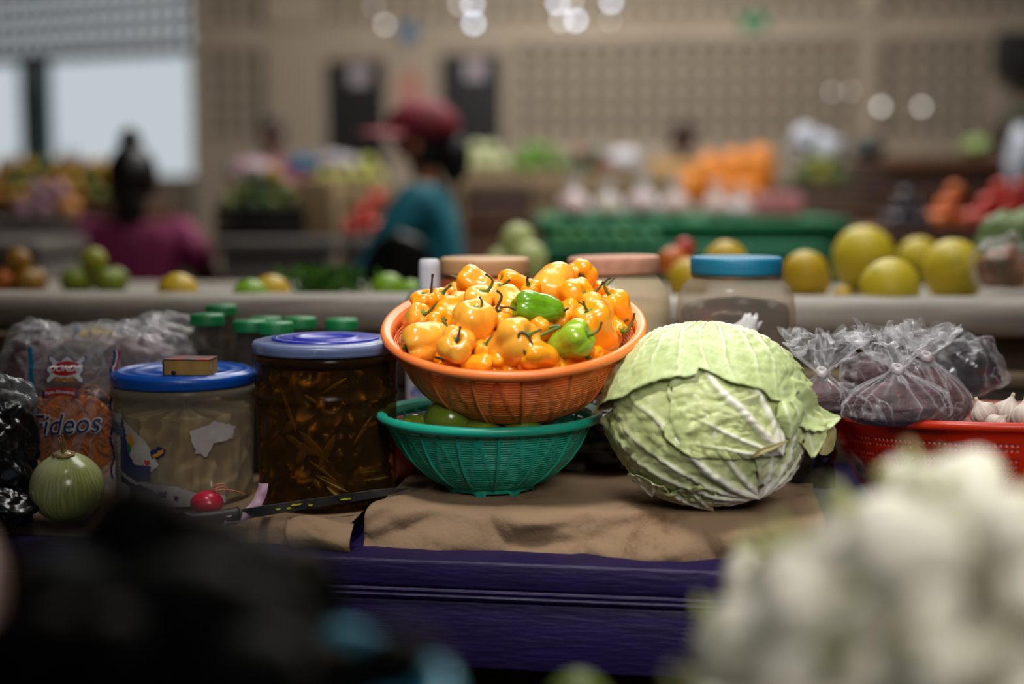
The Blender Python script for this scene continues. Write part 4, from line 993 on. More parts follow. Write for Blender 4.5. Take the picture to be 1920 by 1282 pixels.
# ================================================================== TUBS AND JARS
def rounded_lid(R, h, lip=.002, steps=None, dome=0):
    prof = [(0, h+dome)]
    for r_, z_ in (steps or []): prof.append((R*r_, h+z_))
    prof += [(R*.93, h), (R*.985, h-.0012), (R, h-.004), (R, h*.45), (R-lip*.4, h*.2), (R-.0005, 0), (R-lip-.001, 0), (R-lip-.001, h-.004), (0, h-.004)]
    return prof
def tub(name, label, cx, cy, cz, R, H, wallmat, lidmat, contents, ring=None, lidh=.010, steps=None):
    t = thing(name, label, 'tub', (cx, cy, cz))
    pr = [(0, .002), (R*.86, .001), (R*.90, .003), (R*.93, .010)]
    zt_ = H-lidh
    for k in range(8):
        z = .010+(zt_-.02-.010)*(k+1)/8; pr.append((R*(.93+.05*(z/H)), z))
    if ring:
        z = ring; base = [p for p in pr if p[1] < z-.004]; rest = [p for p in pr if p[1] > z+.010]
        pr = base+[(R*.955, z-.004), (R*.985, z-.001), (R*.99, z+.003), (R*.985, z+.005), (R*.96, z+.008)]+rest
    pr += [(R*.985, zt_-.012), (R*1.0, zt_-.010), (R*1.0, zt_-.004), (R*.97, zt_)]
    add('body', lathe(pr, 96, (cx, cy, cz)), wallmat, t)
    add('lid', lathe([(r, z+zt_) for r, z in rounded_lid(R*1.0, lidh+.002, steps=steps)], 96, (cx, cy, cz)), lidmat, t)
    contents(t, Vector((cx, cy, cz)), R, H)
    return t
# --- tub A (blue lid, torn label)
cA = W(344, 700, 1.655); RA = .0835; HA = 0; aZ = W(344, 697, 1.655).z; HA = aZ-TL
wallA = tintglass('cloudy_plastic', (214, 206, 190), (196, 184, 160), alpha=.20, edge=.35, rough=.25)
bluel = pm('blue_lid_plastic', (14, 82, 176), .3, (10, 70, 160), ns=10, bump=.1, bs=60)
bagc = attrmat('cream_bag_contents', [(0, (112, 88, 56)), (.35, (168, 140, 92)), (.65, (206, 186, 142)), (1, (228, 220, 196))], rough=.4, bump=.5, bs=40, noisecol=(190, 150, 60), ns=18)
def contA(t, c, R, H):
    n, m = 90, 40; A = []
    def f(u, v):
        a = 2*PI*u; z = .006+v*(H-.045); n1 = abs(noise.noise(Vector((math.cos(a)*3.5, math.sin(a)*3.5, z*28)))); n2 = noise.noise(Vector((math.cos(a)*8, math.sin(a)*8, z*60)))
        r = R*(.92-.20*n1+.05*n2); r *= 1 if v < .97 else .1
        A.append(max(0, min(1, .75-1.3*n1+.5*n2+.15*math.sin(z*70)))); return c+Vector((r*math.cos(a), r*math.sin(a), z+.006*n2))
    vf = surf(f, n, m, cu=True); add('contents', vf, bagc, t, attrs={'v': A})
tA = tub('plastic_tub', 'cloudy plastic tub with bright blue lid and torn label, matchbox on top', cA.x, 1.655, TL, RA, HA, wallA, bluel, contA, lidh=.012, steps=[(.30, 0), (.32, .0015), (.42, .0015), (.44, 0), (.62, 0), (.64, .0012), (.72, .0012), (.74, 0), (.86, 0), (.88, .0018), (.91, .0018)])
def mapA(off=.0012):
    def m(a, z): r = RA*(.93+.05*(z/HA))+off; return Vector((cA.x+r*math.sin(a), 1.655-r*math.cos(a), TL+z))
    return m
def axy(px, py):                      # picture place -> angle, height on tub A
    s = max(-1, min(1, (px-344)/(RA*.96*F/1.62))); a = math.asin(s); return a, (932-py)/(932-722)*(HA-.014)
def ragged(poly, amp=.004, seed=0, fr=60):
    pts = [axy(*p) for p in poly]
    def inside(x, z):
        x += amp*6*noise.noise(Vector((x*fr*.2, z*fr*4, seed))); z += amp*.5*noise.noise(Vector((x*fr*.25, z*fr*4, seed+7)))
        c_ = False; n = len(pts); j = n-1
        for i in range(n):
            xi, zi = pts[i]; xj, zj = pts[j]
            if (zi > z) != (zj > z) and x < (xj-xi)*(z-zi)/(zj-zi)+xi: c_ = not c_
            j = i
        return c_
    return inside
lwhite = pm('torn_label_paper', (190, 184, 182), .75, (160, 150, 148), ns=40)
for k, (poly, mt_, off, lab) in enumerate([
    ([(216, 762), (250, 764), (248, 800), (243, 870), (240, 935), (226, 935), (218, 850)], lwhite, .0012, 'torn white label paper'),
    ([(254, 772), (300, 808), (324, 850), (300, 872), (268, 852), (258, 815)], lwhite, .0012, 'torn white label paper'),
    ([(240, 868), (300, 884), (350, 888), (395, 903), (440, 912), (440, 930), (240, 930)], lwhite, .0012, 'torn white label paper'),
    ([(380, 790), (425, 775), (455, 790), (450, 810), (422, 815), (410, 838), (392, 830)], lwhite, .0012, 'scrap of white label paper at the right'),
    ([(250, 770), (258, 800), (262, 830), (275, 852), (310, 852), (306, 880), (280, 884), (240, 866), (243, 820)], navy, .0016, 'dark blue printed area'),
    ([(238, 872), (262, 886), (300, 892), (322, 905), (322, 926), (262, 922), (262, 895), (240, 888)], navy, .0016, 'dark blue printed area'),
    ([(320, 898), (338, 898), (336, 908), (322, 908)], navy, .0017, None), ([(350, 905), (358, 906), (358, 914), (350, 914)], navy, .0017, None),
    ([(308, 826), (328, 816), (338, 822), (334, 834), (312, 840)], navy, .0016, None),
    ([(314, 832), (334, 820), (335, 828), (316, 838)], goldi, .0021, None),
    ([(262, 800), (272, 796), (278, 812), (268, 820)], goldi, .0021, None), ([(260, 816), (266, 812), (270, 828), (262, 834)], greeni, .0022, None),
    ([(298, 842), (308, 842), (308, 850), (298, 851)], redi, .0021, None),
    ([(222, 778), (254, 786), (254, 806), (222, 800)], P('label_slate', (92, 100, 128), .6), .0022, 'grey-blue price sticker')]):
    pa = [axy(*p) for p in poly]; u0 = min(p[0] for p in pa)-.05; u1 = max(p[0] for p in pa)+.05; z0 = min(p[1] for p in pa)-.004; z1 = max(p[1] for p in pa)+.004
    patch('label_piece', ragged(poly, .004, k), u0, u1, max(z0, .004), z1, mapA(off), mt_, tA, 80, 80, label=lab)
mA = mapA(.0024)
a0, z0 = axy(238, 793)
for k in range(4): patch('small_print', lambda x, z, k=k: (int(x*160) % 3) != 0, a0-.14, a0+.14, z0+.008-.004*k-.0008, z0+.008-.004*k+.0004, mA, P('print_faint', (40, 48, 80)), tA, 40, 2)
a0, z0 = axy(232, 850)
for k in range(11): patch('small_print', lambda x, z, k=k: (int(x*200+k) % 4) != 0, a0-.06, a0+.07, z0+.020-.0042*k-.0005, z0+.020-.0042*k+.0005, mA, P('print_faint', (60, 60, 70)), tA, 30, 2)
a0, z0 = axy(280, 916)
for k in range(5):
    aa = a0-.13+.065*k
    patch('small_print', lambda x, z: True, aa-.020, aa+.020, z0-.004, z0-.003, mA, P('print_brown', (110, 70, 50)), tA, 4, 1); patch('small_print', lambda x, z: True, aa-.020, aa+.020, z0+.004, z0+.005, mA, P('print_brown', (110, 70, 50)), tA, 4, 1)
    patch('small_print', lambda x, z: True, aa-.020, aa-.012, z0-.004, z0+.005, mA, P('print_brown', (110, 70, 50)), tA, 2, 2)
# green sticker on lid
patch('green_sticker', lambda x, y: abs(x) < .007 and abs(y) < .030 or (abs(y+.02) < .008 and abs(x) < .02), -.03, .03, -.035, .035, lambda x, y: Vector((cA.x+.035+x*1.0+y*.3, 1.625-y*.9, aZ+.0020)), greeni, tA, 40, 40)
# matchbox
mc = W(356, 676, 1.61); mb = thing('matchbox', 'worn small matchbox lying on the blue tub lid', 'matchbox', (mc.x, 1.615, aZ+.0022))
MR = rz(-4); bw, bd, bh = .053, .036, .0185
strike = pm('yellow_matchbox_side', (190, 148, 70), .8, (120, 88, 40), ns=60, contrast=.8)
printm = pm('matchbox_print', (26, 60, 48), .5, (150, 40, 40), ns=70, contrast=.2, col3=(190, 186, 170), ns3=60)
add('tray', box((mc.x, 1.615, aZ+.0024+bh/2), (bw-.001, bd-.001, bh-.001), .0003, MR), strike, mb, smooth=False)
add('cover', box((mc.x, 1.615, aZ+.0024+bh+.0002), (bw, bd, .0012), .0003, MR), printm, mb, smooth=False)
add('dark_edge', box((mc.x, 1.615-bd/2+.0002, aZ+.0024+.0008), (bw, .0012, .0015), 0, MR), P('dark_line', (50, 45, 42)), mb, smooth=False)
add('side_edge', box((mc.x-bw/2, 1.615, aZ+.0024+bh/2), (.0012, bd, bh), 0, MR), P('dark_line', (40, 40, 46)), mb, smooth=False)
add('punched_hole', blob((mc.x-.016, 1.615-bd/2-.0002, aZ+.0066), (.0028, .0006, .0022), 12, 8), P('black_hole', (14, 12, 10)), mb)
# --- tub B (brown)
cB = W(611, 641, 1.63); RB = .0842; HB = W(611, 639, 1.63).z-TL
wallB = tintglass('amber_plastic', (206, 170, 116), (78, 58, 32), alpha=.14, edge=.36, rough=.18)
lidB = pm('blue_grey_lid', (84, 98, 142), .35, (110, 122, 156), ns=12, contrast=.5, col3=(150, 156, 176), ns3=20)
leafB = attrmat('dark_pickled_leaves', [(0, (24, 19, 10)), (.25, (58, 48, 20)), (.45, (112, 96, 40)), (.8, (196, 164, 80))], rough=.3, bump=.5, bs=50, noisecol=(120, 96, 30), ns=24)
def contB(t, c, R, H):
    A = []
    def f(u, v):
        a = 2*PI*u; z = .006+v*(H-.032); q = Vector((math.cos(a)*2.6, math.sin(a)*2.6, z*22)); rid = 1-abs(noise.noise(q+Vector((noise.noise(q*1.5)*1.5, 0, 0)))*3)
        rid = max(0, rid)**4; n2 = noise.noise(q*2.3); r = R*(.84+.07*rid+.05*n2)
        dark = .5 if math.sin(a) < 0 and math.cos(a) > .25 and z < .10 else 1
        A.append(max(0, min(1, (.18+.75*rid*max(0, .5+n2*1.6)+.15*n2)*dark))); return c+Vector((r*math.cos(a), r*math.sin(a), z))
    add('contents', surf(f, 130, 70, cu=True), leafB, t, attrs={'v': A})
    for k in range(20):            # folded dry strips pressed to the wall
        rr = random.Random(k+40); a = -PI/2+rr.uniform(-.95, .7); z = rr.uniform(.03, .15); ln = rr.uniform(.018, .055); di = rr.uniform(-1.2, 1.2); V = []; Fc = []
        for i in range(9):
            t_ = i/8; aa = a+ln*t_*math.cos(di)/R; zz = z+ln*t_*math.sin(di); wv = (.002+.004*((k*7) % 10)/10)*math.sin(t_*PI)**.7+.0003
            for s in (-1, 0, 1): rr_ = R*.925+.0015*(s == 0); V.append(c+Vector((rr_*math.cos(aa-s*wv*math.sin(di)/R), rr_*math.sin(aa-s*wv*math.sin(di)/R), zz+s*wv*math.cos(di))))
        for i in range(8): Fc += [(3*i, 3*i+1, 3*i+4, 3*i+3), (3*i+1, 3*i+2, 3*i+5, 3*i+4)]
        add('leaf', (V, Fc), P('dry_leaf_strip', (126, 110, 56), .4, (66, 60, 30), ns=60), t)
tB = tub('plastic_tub', 'large amber plastic tub of dark leaves with dusty blue lid', cB.x, 1.63, TL, RB, HB, wallB, lidB, contB, ring=HB-.062, lidh=.011, steps=[(.36, .001), (.38, .0030), (.44, .0030), (.46, .0008), (.64, .0008), (.66, .0028), (.72, .0028), (.74, 0)])
add('lid_disc', lathe([(RB*.735, HB-.0005), (RB*.735, HB+.0046), (RB*.70, HB+.0050), (RB*.46, HB+.0032), (RB*.44, HB+.0058), (RB*.38, HB+.0056), (RB*.36, HB+.0036), (0, HB+.0036)], 72, (cB.x, 1.63, TL)), pm('blue_lid_centre', (34, 42, 156), .3, (48, 56, 166), ns=12), tB, label='raised bright blue centre of the lid')
# --- mayonnaise-style jars
def jar(label, px, ptop, D, lidw, bodyw, H, wall, lidm, inner, lean=0, lidh=.022, neckcol=None):
    c = W(px, ptop, D); zt_ = c.z; R = bodyw*D/F/2; rl = lidw*D/F/2; zb = max(TL, zt_-H); H = zt_-zb
    t = thing('screw_top_jar', label, 'jar', (c.x, D, zb)); z = H-lidh
    pr = [(0, .004), (R*.80, .002), (R*.9, .004), (R*.96, .016), (R, .04), (R, z-.075), (R*1.01, z-.050), (R*.97, z-.028), (R*.88, z-.014), (rl*.985, z-.006), (rl*.93, z-.003), (rl*.93, z+.006), (rl*.93, z+lidh*.8)]
    prs = []
    for i in range(len(pr)-1):
        for k in range(3): prs.append((pr[i][0]+(pr[i+1][0]-pr[i][0])*k/3, pr[i][1]+(pr[i+1][1]-pr[i][1])*k/3))
    prs.append(pr[-1])
    add('body', lathe(prs, 64, (c.x, D, zb)), wall, t)
    ML = Matrix.Translation((c.x, D, zb+z)) @ Matrix.Rotation(lean, 4, 'Y')
    lid = lathe(rounded_lid(rl, lidh), 180, (0, 0, 0), lambda a, zz: 1+.004*math.cos(a*60))
    add('lid', ([ML @ v for v in lid[0]], lid[1]), lidm, t)
    if neckcol: add('neck_ring', lathe([(rl*.95, z-.004), (rl*.985, z-.002), (rl*.985, z+.001), (rl*.94, z+.002)], 64, (c.x, D, zb)), neckcol, t)
    if inner: inner(t, Vector((c.x, D, zb)), R, H)
    return t
def lump(mat, top, k=.93, amp=.05, attr=None, fr=3):
    def f_(t, c, R, H):
        A = []
        def f(u, v):
            a = 2*PI*u; z = .006+v*(top*H-.006); n1 = noise.noise(Vector((math.cos(a)*fr, math.sin(a)*fr, z*30))); n2 = abs(noise.noise(Vector((math.cos(a)*fr*2, math.sin(a)*fr*2, z*60))))
            r = R*(k+amp*n1-amp*n2); A.append(max(0, min(1, .5+.8*n1-.6*n2)))
            if v > .9: r *= max(0, math.sqrt(max(0, 1-((v-.9)/.1)**2)))
            return c+Vector((r*math.cos(a), r*math.sin(a), z))
        add('contents', surf(f, 72, 40, cu=True), mat, t, attrs={'v': A})
    return f_
wallC = tintglass('ochre_jar', (206, 130, 94), (176, 92, 60), alpha=.55, edge=.3)
wallD = tintglass('cloudy_jar', (236, 226, 206), (222, 204, 172), alpha=.45, edge=.3, rough=.3)
wallE = tintglass('grey_clear_jar', (236, 230, 220), (206, 194, 178), alpha=.12, edge=.35, rough=.2)
jar('jar of brown liquid with a tan lid behind the orange basket', 909, 483, 1.86, 168, 208, .24, wallC, pm('tan_lid', (196, 152, 104), .5, (184, 138, 92), ns=20), lump(P('brown_liquid', (150, 84, 52), .4), .84, .95, .0), lean=0)
jar('cloudy jar of pale grain with a dusty pink lid', 1151, 480, 1.84, 172, 214, .25, wallD, pm('pink_lid', (196, 142, 116), .7, (170, 120, 96), ns=40, contrast=.4), lump(P('pale_grain', (214, 192, 154), .7, (192, 168, 132), ns=8), .80, .95, .01), lean=math.radians(-1.6))
chilE = attrmat('dried_chilli_heap', [(0, (30, 20, 24)), (.45, (58, 34, 38)), (.8, (90, 50, 48)), (1, (150, 92, 80))], rough=.35, bump=.6, bs=36, noisecol=(110, 98, 106), ns=9, namt=.25)
jE = jar('cloudy jar of dried dark chillies with a teal lid', 1381, 481, 1.80, 172, 222, .25, wallE, pm('teal_lid', (16, 122, 156), .5, (12, 108, 140), ns=10), lump(chilE, .80, .93, .10, fr=2.2), neckcol=P('worn_neck', (130, 110, 84), .6, (70, 62, 54), ns=30))
c = W(1385, 640, 1.72); add('white_tuft', blob((c.x, 1.712, c.z), (.016, .006, .034), 24, 20, lambda d: 1+.4*noise.noise(d*3), Matrix.Rotation(.5, 3, 'Y')), P('white_wad', (200, 198, 196), .8), jE)
# green-capped bottles
gl = pm('green_cap', (16, 132, 70), .45, (12, 118, 62), ns=12); bw_ = tintglass('clear_bottle', (200, 196, 190), (120, 110, 100), alpha=.25, edge=.4); spice = pm('dark_spice', (44, 34, 30), .8, (66, 54, 46), ns=60)
spots = [(388, 588, 1.80, 'front left green-capped bottle, beside the matchbox'), (415, 571, 1.93, 'tallest green-capped bottle at the back left'), (468, 600, 1.80, 'green-capped bottle right of the front left one'), (517, 603, 1.74, 'lowest green-capped bottle, just behind the brown tub'), (498, 594, 1.87, 'green-capped bottle seen between two others'), (562, 594, 1.83, 'green-capped bottle in the middle of the row'), (640, 597, 1.85, 'rightmost green-capped bottle, apart from the row')]
fb = None
for k, (px, py, D, lab) in enumerate(spots):
    c = W(px, py, D); r = .0215; zb = TL; Hh = c.z-zb
    if fb is None or True:
        t = thing('spice_bottle', lab, 'bottle', (c.x, D, zb), 'green-capped spice bottles')
        Z = Hh-.014
        add('glass', lathe([(0, .001), (r*.8, .0), (r*.92, .004), (r*.92, Z-.03), (r*.88, Z-.018), (r*.78, Z-.006), (r*.78, Z+.006)], 28, (c.x, D, zb)), bw_, t)
        add('spice', lathe([(0, .003), (r*.84, .004), (r*.84, Z-.034), (0, Z-.030)], 24, (c.x, D, zb)), spice, t)
        add('cap', lathe([(r, Z), (r, Z+.011), (r*.95, Z+.0135), (0, Z+.014)], 96, (c.x, D, zb), lambda a, z: 1+.012*math.cos(a*32)), gl, t)
# bottle with white cap
c = W(805, 486, 1.80); t = thing('dropper_bottle', 'small clear bottle with a tall white cap left of the orange basket', 'bottle', (c.x, 1.80, TL)); zc_ = c.z-TL
add('cap', lathe([(.0135, zc_-.036), (.0132, zc_-.010), (.0125, zc_-.002), (.010, zc_), (0, zc_)], 32, (c.x, 1.80, TL), lambda a, z: 1+.02*math.cos(a*24)), P('white_cap', (206, 208, 214), .4), t)
add('bottle_body', lathe([(0, .002), (.024, .002), (.0245, .01), (.0245, zc_-.050), (.020, zc_-.042), (.013, zc_-.036)], 32, (c.x-.006, 1.80, TL)), tintglass('clear_white_bottle', (220, 226, 228), (170, 176, 178), alpha=.35, edge=.4), t)
add('label', lathe([(.0249, .05), (.0249, zc_-.085)], 32, (c.x-.006, 1.80, TL)), P('white_blue_label', (188, 192, 202), .6, (60, 90, 160), ns=50, contrast=.2), t)
# red tub behind baskets
c = W(778, 735, 1.74); t = thing('red_tub', 'low red plastic tub between the amber tub and the baskets', 'tub', (c.x, 1.76, T))
add('body', lathe([(0, .002), (.045, .002), (.050, .012), (.054, .075), (.050, .075), (.046, .012), (0, .010)], 48, (c.x+.02, 1.76, TL)), P('red_tub_plastic', (196, 22, 34), .4), t)
add('rim', lathe([(.054, .072), (.058, .074), (.058, .082), (.053, .083), (.050, .076)], 48, (c.x+.02, 1.76, TL)), P('red_tub_plastic', (196, 22, 34), .4), t)
# dark bag behind between green basket and cabbage
c = W(1110, 850, 1.72); heapbag('black_bag', 'black plastic bag in the shade between green basket and cabbage', (c.x, 1.72, T+.035), .07, .04, .045, blackp, 31, amp=.25)
c = W(1500, 800, 1.76); heapbag('black_bag', 'black plastic bag hidden between cabbage and red basket', (.352, 1.665, T+.032), .030, .05, .050, blackp, 33, amp=.25)
# ================================================================== TIED BAGS
def tiedbag(label, knot, D, bottom, Rb, flare, mat, inner, seed, lean=0, asp=.75, fill=.55, cat='bag', pleats=15, flarew=1.0):
    K0 = W(knot[0], knot[1], D); B0 = W(bottom[0], bottom[1], D+.01); FT = W(flare[0], flare[1], D+.012); A = []
    nb2, nf = 44, 30
    def f(u, v):
        a = 2*PI*u; s = v*2
        if s <= 1:
            c0 = B0.lerp(K0, s); pr = float(np.interp(s, [0, .05, .2, .4, .6, .8, .92, 1], [.0, .62, .95, 1, .82, .48, .22, .008/Rb])); am = .02+.16*s*s
            r = Rb*pr*(1+am*math.cos(pleats*a+3*noise.noise(Vector((math.cos(a), math.sin(a), seed))))+.16*noise.noise(Vector((math.cos(a)*1.6, math.sin(a)*1.6, s*3+seed)))+.06*abs(noise.noise(Vector((math.cos(a)*5, math.sin(a)*5, s*9+seed)))))
            return c0+CR*(r*math.cos(a))+Vector((0, 1, 0))*(r*asp*math.sin(a))
        s -= 1; c0 = K0.lerp(FT, s**.9); pr = float(np.interp(s, [0, .1, .35, .7, 1], [.007, .016, .034, .048, .045]))*flarew
        n1 = noise.noise(Vector((math.cos(a)*2, math.sin(a)*2, s*2+seed*2))); n2 = noise.noise(Vector((math.cos(a)*5, math.sin(a)*5, s*5+seed)))
        r = pr*(1+.40*math.cos(pleats*.4*a+seed+2*n1)*s+.55*n1+.35*n2)
        return c0+CR*(r*math.cos(a))+Vector((0, 1, 0))*(r*.55*math.sin(a))+CU*(.020*n1*s+.010*n2*s)
    o = add('tied_bag', surf(f, 120, 74, cu=True), mat); tag(o, label, cat)
    tor = []
    def kt(u, v):
        a = 2*PI*u; b = 2*PI*v; r = .0045+.0030*math.cos(b)+.001*noise.noise(Vector((math.cos(a)*3, math.sin(a)*3, v*5)))
        return K0+CR*(r*math.cos(a))+Vector((0, 1, 0))*(r*math.sin(a))+CU*(.0045*math.sin(b)+.002*math.sin(a))
    add('knot', surf(kt, 28, 14, cu=True, cv=True), P('milky_knot', (166, 158, 160), .3), o)
    if inner:
        def g(u, v):
            a = 2*PI*u; s = v*fill; c0 = B0.lerp(K0, s); pr = float(np.interp(s, [0, .05, .2, .4, .6, .8, .92], [.0, .60, .95, 1, .82, .46, .22]))
            k = 1 if v < .62 else math.sqrt(max(0, 1-((v-.62)/.38)**2))
            r = Rb*.965*pr*k*(1+.14*noise.noise(Vector((math.cos(a)*1.6, math.sin(a)*1.6, s*3+seed)))+.05*noise.noise(Vector((math.cos(a)*9, math.sin(a)*9, s*26+seed))))
            return c0+CR*(r*math.cos(a))+Vector((0, 1, 0))*(r*asp*.95*math.sin(a))
        add('contents', surf(g, 90, 50, cu=True), inner, o)
    return o
chil = pm('dark_red_ground_chilli', (72, 26, 30), .7, (46, 18, 22), ns=60, bump=1.0, bs=120, contrast=.5, col3=(130, 54, 40), ns3=90)
chilb = pm('brown_red_spice', (92, 50, 46), .7, (60, 30, 32), ns=60, bump=1.0, bs=120, contrast=.5)
tiedbag('clear bag of dark chilli knotted upright, at the left end of the red basket', (1541, 698), 1.60, (1548, 778), .034, (1546, 618), CLEAR, chil, 1, fill=.84, flarew=.88, pleats=11)
tiedbag('knotted clear bag of red chilli in the middle of the red basket', (1683, 692), 1.53, (1680, 800), .060, (1668, 616), CLEAR, chil, 2, fill=.80, flarew=.86, pleats=17, asp=.55)
tiedbag('knotted bag leaning to the right in the red basket', (1737, 668), 1.62, (1778, 792), .034, (1733, 612), CLEAR, chilb, 3, fill=.86, flarew=.72, pleats=13)
c = W(1628, 690, 1.645); heapbag('plastic_bag', 'filled bag of dark red chilli lying behind the middle knot', (c.x, 1.645, c.z-.004), .034, .026, .022, CLEAR2, 41, chil, yaw=.4, amp=.2)
c = W(1712, 712, 1.60); heapbag('plastic_bag', 'small chilli bag wedged between the two knotted bags', (c.x, 1.61, c.z), .022, .02, .024, CLEAR2, 44, chil, amp=.2)
blk = pm('black_dried_chilli', (18, 20, 26), .25, (30, 30, 38), ns=20, bump=.5, bs=30, spec=.7)
c = W(1815, 690, 1.70); heapbag('plastic_bag', 'clear bag of black dried chillies at the back right of the red basket', (c.x, 1.70, c.z), .040, .028, .038, CLEAR2, 47, blk, yaw=-.3, amp=.3)
c = W(1790, 655, 1.71); heapbag('plastic_bag', 'folded grey film sticking up behind the black chillies', (c.x, 1.715, c.z), .022, .012, .024, greyfilm, 52, None, amp=.5)
c = W(1600, 740, 1.62); heapbag('plastic_bag', 'dark bag at the bottom of the red basket between two knotted bags', (c.x, 1.63, c.z-.01), .024, .025, .022, CLEAR2, 49, blk, amp=.3)
# fill of the basket below
for k, (x, y) in enumerate([(1640, 1.64), (1720, 1.58), (1690, 1.66), (1740, 1.70), (1780, 1.70), (1860, 1.72), (1900, 1.62), (1820, 1.60)]):
    c = W(x, 800, y); heapbag('plastic_bag', 'bag of dried chilli low inside the red basket', (c.x+.01, y, RC.z-.045), .042, .035, .034, CLEAR2, 60+k, chil, group='bags low inside the red basket', amp=.12, nu=36, nv=20)
garm = attrmat('garlic_skin', [(0, (166, 142, 136)), (.5, (200, 184, 172)), (1, (222, 212, 200))], rough=.5, bump=.15, bs=90)
def garlic(px, py, D, r, tilt, lab):
    c = W(px, py, D); M = Matrix.Rotation(tilt, 3, 'Y') @ Matrix.Rotation(-.3, 3, 'X'); A = []
    def f(u, v):
        a = 2*PI*u; b = v*PI; k = 1+.07*abs(math.cos(a*4))-.05; x = math.sin(b)*k; z = math.cos(b)*.82+(.35*math.exp(-(b/.28)**2))
        A.append(max(0, min(1, .55+.5*math.cos(a*24)*.4+.3*noise.noise(Vector((a*2, v*4, 0)))))); return c+M @ Vector((r*x*math.cos(a), r*x*math.sin(a), r*z))
    o = tag(add('garlic_bulb', surf(f, 72, 30, cu=True), garm, attrs={'v': A}), lab, 'garlic')
    tp = c+M @ Vector((0, 0, r*1.12)); add('stalk', tube([tp-M @ Vector((0, 0, r*.2)), tp+M @ Vector((.001, 0, r*.25))], lambda t: .003*(1-.4*t), 8), P('dry_stalk', (190, 176, 150), .8), o)
garlic(1846, 776, 1.58, .0155, -.5, 'garlic bulb right of the knotted bags')
garlic(1890, 778, 1.60, .0195, .3, 'largest garlic bulb at the right of the red basket')
garlic(1868, 797, 1.545, .013, .9, 'small garlic bulb at the basket rim in front of the largest')
garlic(1925, 782, 1.58, .018, 0, 'garlic bulb cut by the right picture edge')
# ================================================================== FOREGROUND (out of focus)
FZ = CZ-.335
ft = thing('front_table', 'dark table edge nearest the viewer holding onions and avocados', 'table', (0.125, .63, 0))
add('tabletop', box((.125, .63, FZ-.02), (1.23, .60, .03), .004), P('dark_table', (40, 34, 36), .8), ft)
for x in (-.46, .70):
    for y in (.38, .88): add('leg', box((x, y, (FZ-.035)/2), (.05, .05, FZ-.035), .004), P('dark_table', (40, 34, 36), .8), ft)
wo = pm('white_onion_skin', (240, 238, 224), .4, (222, 216, 192), ns=25, contrast=.8, col3=(176, 164, 112), ns3=30)
first = None; first_stem = None; cnt = 0
rnd = random.Random(11)
def onion_geo():
    return blob((0, 0, 0), (1, 1, .95), 20, 14, lambda d: 1+.25*math.exp(-(math.acos(max(-1, min(1, d.z)))/.35)**2))
def mound(x, y):                      # height of the onion heap
    return FZ+.012
def topz(px): return float(np.interp(px, [1330, 1400, 1500, 1600, 1700, 1800, 1920, 2050], [1180, 1030, 960, 900, 848, 830, 860, 900]))
sites = []
for j in range(9):
    Y = .60+.033*j
    for i in range(19):
        X = .085+.033*i+(.0165 if j % 2 else 0)
        for k in range(9):
            z = FZ+.016+.028*k
            if .113 < X < .50 and .585 < Y < .79 and z < FZ+.10: continue
            p = Vector((X+rnd.uniform(-.009, .009), Y+rnd.uniform(-.009, .009), z+rnd.uniform(-.007, .007)))
            q = p-Vector((0, 0, CZ)); dd = q.y*math.cos(PITCH)-q.z*math.sin(PITCH); px = 960+F*q.x/dd; py = 641-F*(q.z*math.cos(PITCH)+q.y*math.sin(PITCH))/dd
            edge = topz(px)+52+(8-j)*10
            if px > 1345 and py > edge and px < 2120: sites.append((p, px, py, edge, k))
def X_edge(s): return s[0].x < .115 or s[0].y > .84
keep = []
for s in sites:
    p, px, py, edge, k = s
    if py-edge < 130 or s[0].y < .62 or X_edge(s): keep.append(s)
keep = keep[:298]
crate_o = thing('crate', 'low dark crate under the heap of white onions', 'crate', (.31, .69, FZ))
for k in range(3):
    zz = FZ+.016+.030*k
    for y in (.598, .778): add('slat', box((.31, y, zz), (.37, .008, .026), .001), P('crate_wood', (70, 56, 40), .8), crate_o)
    for x in (.129, .491): add('slat', box((x, .688, zz), (.008, .17, .026), .001), P('crate_wood', (70, 56, 40), .8), crate_o)
add('lid', box((.31, .688, FZ+.092), (.372, .19, .006), .001), P('crate_wood', (70, 56, 40), .8), crate_o)
for (p, px, py, edge, k) in keep:
    r = rnd.uniform(.0155, .0205)
    if first is None:
        first = add('white_onion', onion_geo(), wo, local=True)
        o = first; st = add('onion_stalk', tube([Vector((0, 0, .9)), Vector((.1, 0, 1.4)), Vector((.3, .1, 1.9))], lambda t: .24-.12*t, 8), P('pale_green_stalk', (168, 172, 110), .5), None, local=True)
        st.parent = first; first_stem = st
    else:
        o = copyobj(first); d = copyobj(first_stem); d.parent = o
    o.location = p; o.scale = (r, r, r); o.rotation_euler = (rnd.uniform(-1.2, 1.2), rnd.uniform(-1.2, 1.2), rnd.uniform(0, 6))
    tag(o, 'blurred small white onion in the heap at the lower right corner', 'onion', 'white onions heaped in the lower right foreground')
